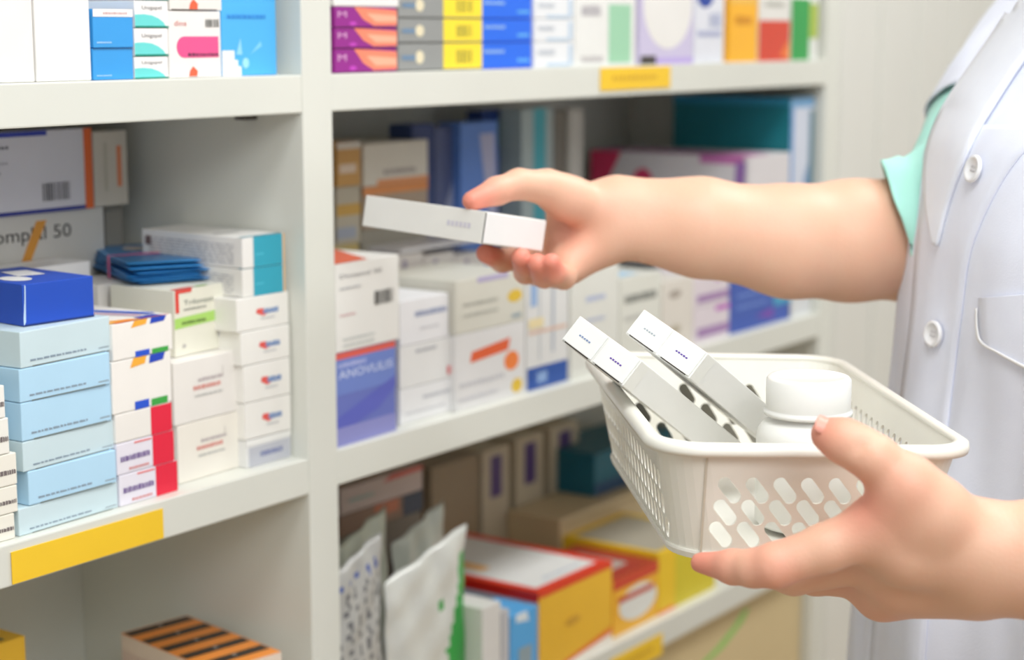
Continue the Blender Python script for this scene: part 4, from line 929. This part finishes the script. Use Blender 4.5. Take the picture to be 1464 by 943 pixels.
TS = [(-200, 1600), (-60, 1520), (0, 1464), (70, 1402), (110, 1376), (170, 1341), (200, 1326), (240, 1314), (290, 1300), (340, 1289), (430, 1283), (500, 1277), (560, 1268), (700, 1245), (830, 1222), (943, 1205), (1100, 1190), (2500, 1150)]
for _ in range(5):
    newp = []
    for (z, sx, a, b) in prof:
        q = min((PX(coat_pt(2*math.pi*k/120, z)) for k in range(120)), key=lambda t: t[0])
        newp.append((z, sx+(float(np.interp(q[1], [t[0] for t in TS], [t[1] for t in TS]))-q[0])*SB/2600, a, b))
    prof[:] = newp
zsn = [.42+(pz_[-1]-.42)*k/NZ for k in range(NZ+1)]
for z in zsn:
    for k in range(NT): vs.append(Vector(coat_pt(2*math.pi*k/NT, z))-RL)
for i in range(NZ):
    for k in range(NT): fs.append((i*NT+k, i*NT+(k+1) % NT, (i+1)*NT+(k+1) % NT, (i+1)*NT+k))
mb = MB(); mb.add(vs, fs, COAT); coat = mb.build('lab_coat', root, smooth=True)
coat['label'] = 'white lab coat'
from mathutils.bvhtree import BVHTree
bvh = BVHTree.FromPolygons([v+RL for v in vs], fs)
def hit(px, py):
    d = (W(px, py, 1)-CP).normalized(); loc, n, i, dist = bvh.ray_cast(CP, d)
    if loc is None: return None, None
    if n.dot(d) > 0: n = -n
    return loc, n
def patch(name, left, right, off, m, parent, nu=8, nv=40, th=.0012):
    """cloth piece between two pixel curves laid over the coat"""
    def along(c, t):
        t = t*(len(c)-1); i = min(int(t), len(c)-2); f = t-i
        p0, p1, p2, p3 = c[max(i-1, 0)], c[i], c[i+1], c[min(i+2, len(c)-1)]
        return [0.5*((2*p1[k])+(-p0[k]+p2[k])*f+(2*p0[k]-5*p1[k]+4*p2[k]-p3[k])*f*f+(-p0[k]+3*p1[k]-3*p2[k]+p3[k])*f**3) for k in (0, 1)]
    vs = []; ok = {}
    for j in range(nv+1):
        a, b = along(left, j/nv), along(right, j/nv)
        for i in range(nu+1):
            u = i/nu; l, n = hit(a[0]+(b[0]-a[0])*u, a[1]+(b[1]-a[1])*u)
            if l is None: continue
            ok[i, j] = len(vs); vs.append(l+n*(off*(1+.0*u))-RL)
    fs = [(ok[i, j], ok[i+1, j], ok[i+1, j+1], ok[i, j+1]) for i in range(nu) for j in range(nv) if all(q in ok for q in ((i, j), (i+1, j), (i+1, j+1), (i, j+1)))]
    mb = MB(); mb.add(vs, fs, m); o = mb.build(name, parent, smooth=True)
    s = o.modifiers.new('s', 'SOLIDIFY'); s.thickness = th; s.offset = 0; return o
patch('lapel', [(1478, -40), (1440, 30), (1392, 100), (1350, 165), (1330, 225), (1330, 290), (1342, 350)], [(1530, -10), (1500, 45), (1462, 98), (1425, 155), (1396, 205), (1366, 280), (1346, 352)], .0034, COAT2, coat, th=.003)
patch('placket', [(1352, 180), (1326, 250), (1312, 350), (1304, 450), (1290, 560), (1270, 700), (1256, 800), (1245, 960)], [(1500, 180), (1440, 250), (1392, 350), (1376, 450), (1362, 560), (1345, 700), (1333, 800), (1322, 960)], .0010, COAT, coat, th=.0014)
patch('pocket', [(1403, 425), (1402, 455), (1403, 480), (1408, 492)], [(1530, 415), (1531, 455), (1532, 500), (1532, 560)], .0016, COAT, coat, th=.0014)
patch('stitching', [(1400, 440), (1401, 470), (1406, 489), (1430, 504), (1464, 523), (1500, 540)], [(1403, 440), (1404, 469), (1410, 487), (1432, 501), (1466, 519), (1502, 536)], .0032, mat((246, 246, 248), .6, 'cloth'), coat, nu=2, th=.0008)
def button(px, py):
    l, n = hit(px, py); n = (n).normalized()
    mb = MB(); r = .0094; pr = [(0, .0014), (r*.62, .0014), (r*.72, .0026), (r*.88, .0032), (r, .0022), (r, .0006), (r*.9, 0), (0, 0)]
    lathe(mb, pr[::-1], mat((240, 240, 242), .25, 'plastic'), 40)
    for k in range(4):
        a = k*math.pi/2+.6; x, y = .0022*math.cos(a), .0022*math.sin(a)
        mb.add([(x+.0007*math.cos(q*.785), y+.0007*math.sin(q*.785), .00155) for q in range(8)], [tuple(range(8))], col((196, 192, 196)))
    for sgn in (-1, 1):
        a1, a2 = (.6, .6+math.pi) ; dx = .0022*math.cos(.6+math.pi/2*sgn)*.0
        mb.box(-.0026, .0026, sgn*.0012-.0003, sgn*.0012+.0003, .0015, .0019, mat((214, 210, 212), .6, 'cloth'))
    o = mb.build('button', coat, smooth=True); o.location = l+n*.0035-RL
    o.rotation_euler = n.to_track_quat('Z', 'Y').to_euler(); return o
button(1400, 243); button(1342, 477); button(1300, 800)
def tube(name, p, q, ra, rb, m, parent, n=48, seg=14, wob=.002, cap=True, ext=None):
    p, q = Vector(p), Vector(q); d = (q-p).normalized(); x = d.orthogonal().normalized(); y = d.cross(x); vs = []; fs = []
    for i in range(seg+1):
        t = i/seg; c = p.lerp(q, t); r = ra+(rb-ra)*t
        for k in range(n):
            a = 2*math.pi*k/n; rr = r+wob*math.sin(3*a+5*t)+wob*.6*math.sin(7*a-9*t); vs.append(c+(x*math.cos(a)+y*math.sin(a))*rr-RL)
    for i in range(seg):
        for k in range(n): fs.append((i*n+k, i*n+(k+1) % n, (i+1)*n+(k+1) % n, (i+1)*n+k))
    mb = MB(); mb.add(vs, fs, m); o = mb.build(name, parent, smooth=True); s = o.modifiers.new('s', 'SOLIDIFY'); s.thickness = .0018; return o
def tubepath(name, pts, m, parent, n=56, wob=.0015):
    """open cloth sleeve along a bent path; pts = [(point, radius), ...]"""
    P = [Vector(p) for p, r in pts]; Rr = [r for p, r in pts]; K = len(P); st = []
    for i in range(K-1):
        p0, p1, p2, p3 = P[max(i-1, 0)], P[i], P[i+1], P[min(i+2, K-1)]
        for q in range(8):
            t = q/8; st.append((0.5*((2*p1)+(p2-p0)*t+(2*p0-5*p1+4*p2-p3)*t*t+(3*p1-p0-3*p2+p3)*t**3), Rr[i]+(Rr[i+1]-Rr[i])*t))
    st.append((P[-1], Rr[-1])); ref = (P[-1]-P[0]).normalized().orthogonal().normalized(); vs = []; fs = []
    for i, (c, r) in enumerate(st):
        d = (st[min(i+1, len(st)-1)][0]-st[max(i-1, 0)][0]).normalized(); x = (ref-d*ref.dot(d)).normalized(); y = d.cross(x)
        for k in range(n):
            a = 2*math.pi*k/n; rr = r+min(1, r/.03)*(wob*math.sin(3*a+i*.35)+wob*.6*math.sin(7*a-i*.6)); vs.append(c+(x*math.cos(a)+y*math.sin(a))*rr-RL)
    for i in range(len(st)-1):
        for k in range(n): fs.append((i*n+k, i*n+(k+1) % n, (i+1)*n+(k+1) % n, (i+1)*n+k))
    mb = MB(); mb.add(vs, fs, m); o = mb.build(name, parent, smooth=True); q = o.modifiers.new('s', 'SOLIDIFY'); q.thickness = .0018; return o
eR, sR, eL, sL = Vector(el_R), Vector(sh_R), Vector(el_L), Vector(sh_L)
def capped(s_, e_, t1, r0, r1):
    return [(s_.lerp(e_, -.26), .003), (s_.lerp(e_, -.23), r0*.55), (s_.lerp(e_, -.15), r0*.86), (s_.lerp(e_, 0), r0), (s_.lerp(e_, t1*.6), (r0+r1)/2), (s_.lerp(e_, t1), r1)]
tubepath('sleeve', capped(sR, eR, .50, .056, .055), COAT, coat)
tubepath('sleeve', capped(sL, eL, .62, .064, .060), COAT, coat)
MINT = mat((176, 236, 222), .8, 'cloth')
shirt = tubepath('shirt', [(sR.lerp(eR, .15), .049), (sR.lerp(eR, .45), .049), (W(1390, 262, 1.395), .051), (W(1345, 312, 1.371), .055), (W(1292, 332, 1.374), .0560)], MINT, root); shirt['label'] = 'mint green short sleeve of the shirt'
tubepath('sleeve', [(sL.lerp(eL, .2), .050), (sL.lerp(eL, .5), .051), (sL.lerp(eL, .80), .054)], MINT, shirt)
TR = mat((40, 44, 60), .8, 'cloth')
def skirtless(s):
    return [(B(0, s*.085, .92), .105), (B(0, s*.09, .84), .10), (B(0, s*.088, .48), .075), (B(-.012, s*.086, .09), .06)]
mb = MB()
for s in (-1, 1):
    L = skirtless(s); vs = []; fs = []; n = 32
    for i in range(25):
        t = i/24*3; a = min(int(t), 2); f = t-a; c = L[a][0]*(1-f)+L[a+1][0]*f; r = L[a][1]*(1-f)+L[a+1][1]*f
        for k in range(n): q = 2*math.pi*k/n; vs.append(Vector(c+(f_dir*math.cos(q)+l_dir*math.sin(q))*(r+.002*math.sin(5*q+i*.7)))-RL)
    for i in range(24):
        for k in range(n): fs.append((i*n+k, i*n+(k+1) % n, (i+1)*n+(k+1) % n, (i+1)*n+k))
    mb.add(vs, fs, TR)
mb.build('trousers', root, smooth=True)
for s in (-1, 1):
    g = SDF(B(0, 0, 0)-np.array((.3, .3, .02)), B(0, 0, 0)+np.array((.3, .3, .16)), .005); P = g.new()
    g.cone(P, B(-.035, s*.086, .04), B(.06, s*.092, .036), .038, .036, .02); g.cone(P, B(.06, s*.092, .036), B(.135, s*.098, .032), .038, .030, .02); g.cone(P, B(-.02, s*.086, .05), B(-.015, s*.086, .09), .038, .038, .02)
    V, F = g.mesh(P); V = taubin(V, F, 2); V[:, 2] = np.maximum(V[:, 2], .001)
    mb = MB(); mb.add([Vector(v)-RL for v in V], [tuple(int(i) for i in f) for f in F], mat((236, 236, 236), .5, 'leather')); mb.build('shoe', root, smooth=True)
g = SDF(B(0, 0, 1.40)-np.array((.2, .2, 0)), B(0, 0, 1.75)+np.array((.2, .2, 0)), .0045); P = g.new()
g.ell(P, B(-.016, 0, 1.588), (.098, .086, .096), (f_dir, l_dir, up3), .01)
g.ell(P, B(-.045, 0, 1.52), (.065, .075, .09), (f_dir, l_dir, up3), .02); g.ell(P, B(-.115, 0, 1.56), (.04, .045, .045), (f_dir, l_dir, up3), .01)
g.cone(P, B(.12, 0, 1.47), B(.115, 0, 1.585), .06, .055, .01, minus=True)
V, F = g.mesh(P); V = taubin(V, F, 2)
mb = MB(); mb.add([Vector(v)-RL for v in V], [tuple(int(i) for i in f) for f in F], mat((38, 28, 24), .45, 'hair')); mb.build('hair', root, smooth=True)
for s in (-1, 1):
    mb = MB(); lathe(mb, [(0, -.0115)]+[(.0115*math.cos(a), .0115*math.sin(a)) for a in np.linspace(-1.5, 1.5, 12)]+[(0, .0115)], mat((240, 238, 234), .15, 'eye'), 24)
    o = mb.build('eye', root, smooth=True); o.location = Vector(B(.068, s*.030, 1.567))-RL
    mb = MB(); mb.add([(.0052*math.cos(k*.524), .0052*math.sin(k*.524), 0) for k in range(12)], [tuple(range(12))], mat((50, 32, 24), .2, 'eye'))
    q = mb.build('iris', o); q.location = Vector(f_dir)*.0117; q.rotation_euler = Vector(f_dir).to_track_quat('Z', 'Y').to_euler()
# ------------------------------------------------------------------ light
w = bpy.data.worlds.new('world'); bpy.context.scene.world = w; w.use_nodes = True
bg = w.node_tree.nodes['Background']; bg.inputs[0].default_value = (.98, .99, 1, 1); bg.inputs[1].default_value = .52
def area(name, loc, target, sx, sy, power, c=(1, 1, 1)):
    l = bpy.data.lights.new(name, 'AREA'); l.shape = 'RECTANGLE'; l.size = sx; l.size_y = sy; l.energy = power; l.color = c
    o = bpy.data.objects.new(name, l); C.objects.link(o); o.location = loc; o.rotation_euler = (Vector(target)-Vector(loc)).to_track_quat('-Z', 'Y').to_euler(); return o
area('overhead_light', (1.0, .0, 2.62), (1.0, .05, 0), 1.6, .6, 17, (.96, .98, 1))
area('overhead_light', (2.4, .1, 2.62), (2.4, .15, 0), 1.2, .6, 22, (.96, .98, 1))
area('overhead_light', (-.2, -1.0, 2.55), (1.1, .7, 1.0), 1.4, 1.2, 36, (.955, .98, 1))  # unseen key light on the camera side, added to brighten fronts and person
area('overhead_light', (.25, .1, 2.62), (1.0, .1, .9), .6, .6, 10, (.97, .985, 1))  # extra unseen key near the person, added to lift the coat
sc = bpy.context.scene
sc.view_settings.view_transform = 'Standard'; sc.view_settings.look = 'None'; sc.view_settings.gamma = 1; sc.view_settings.use_curve_mapping = False
sc.view_settings.exposure = .0
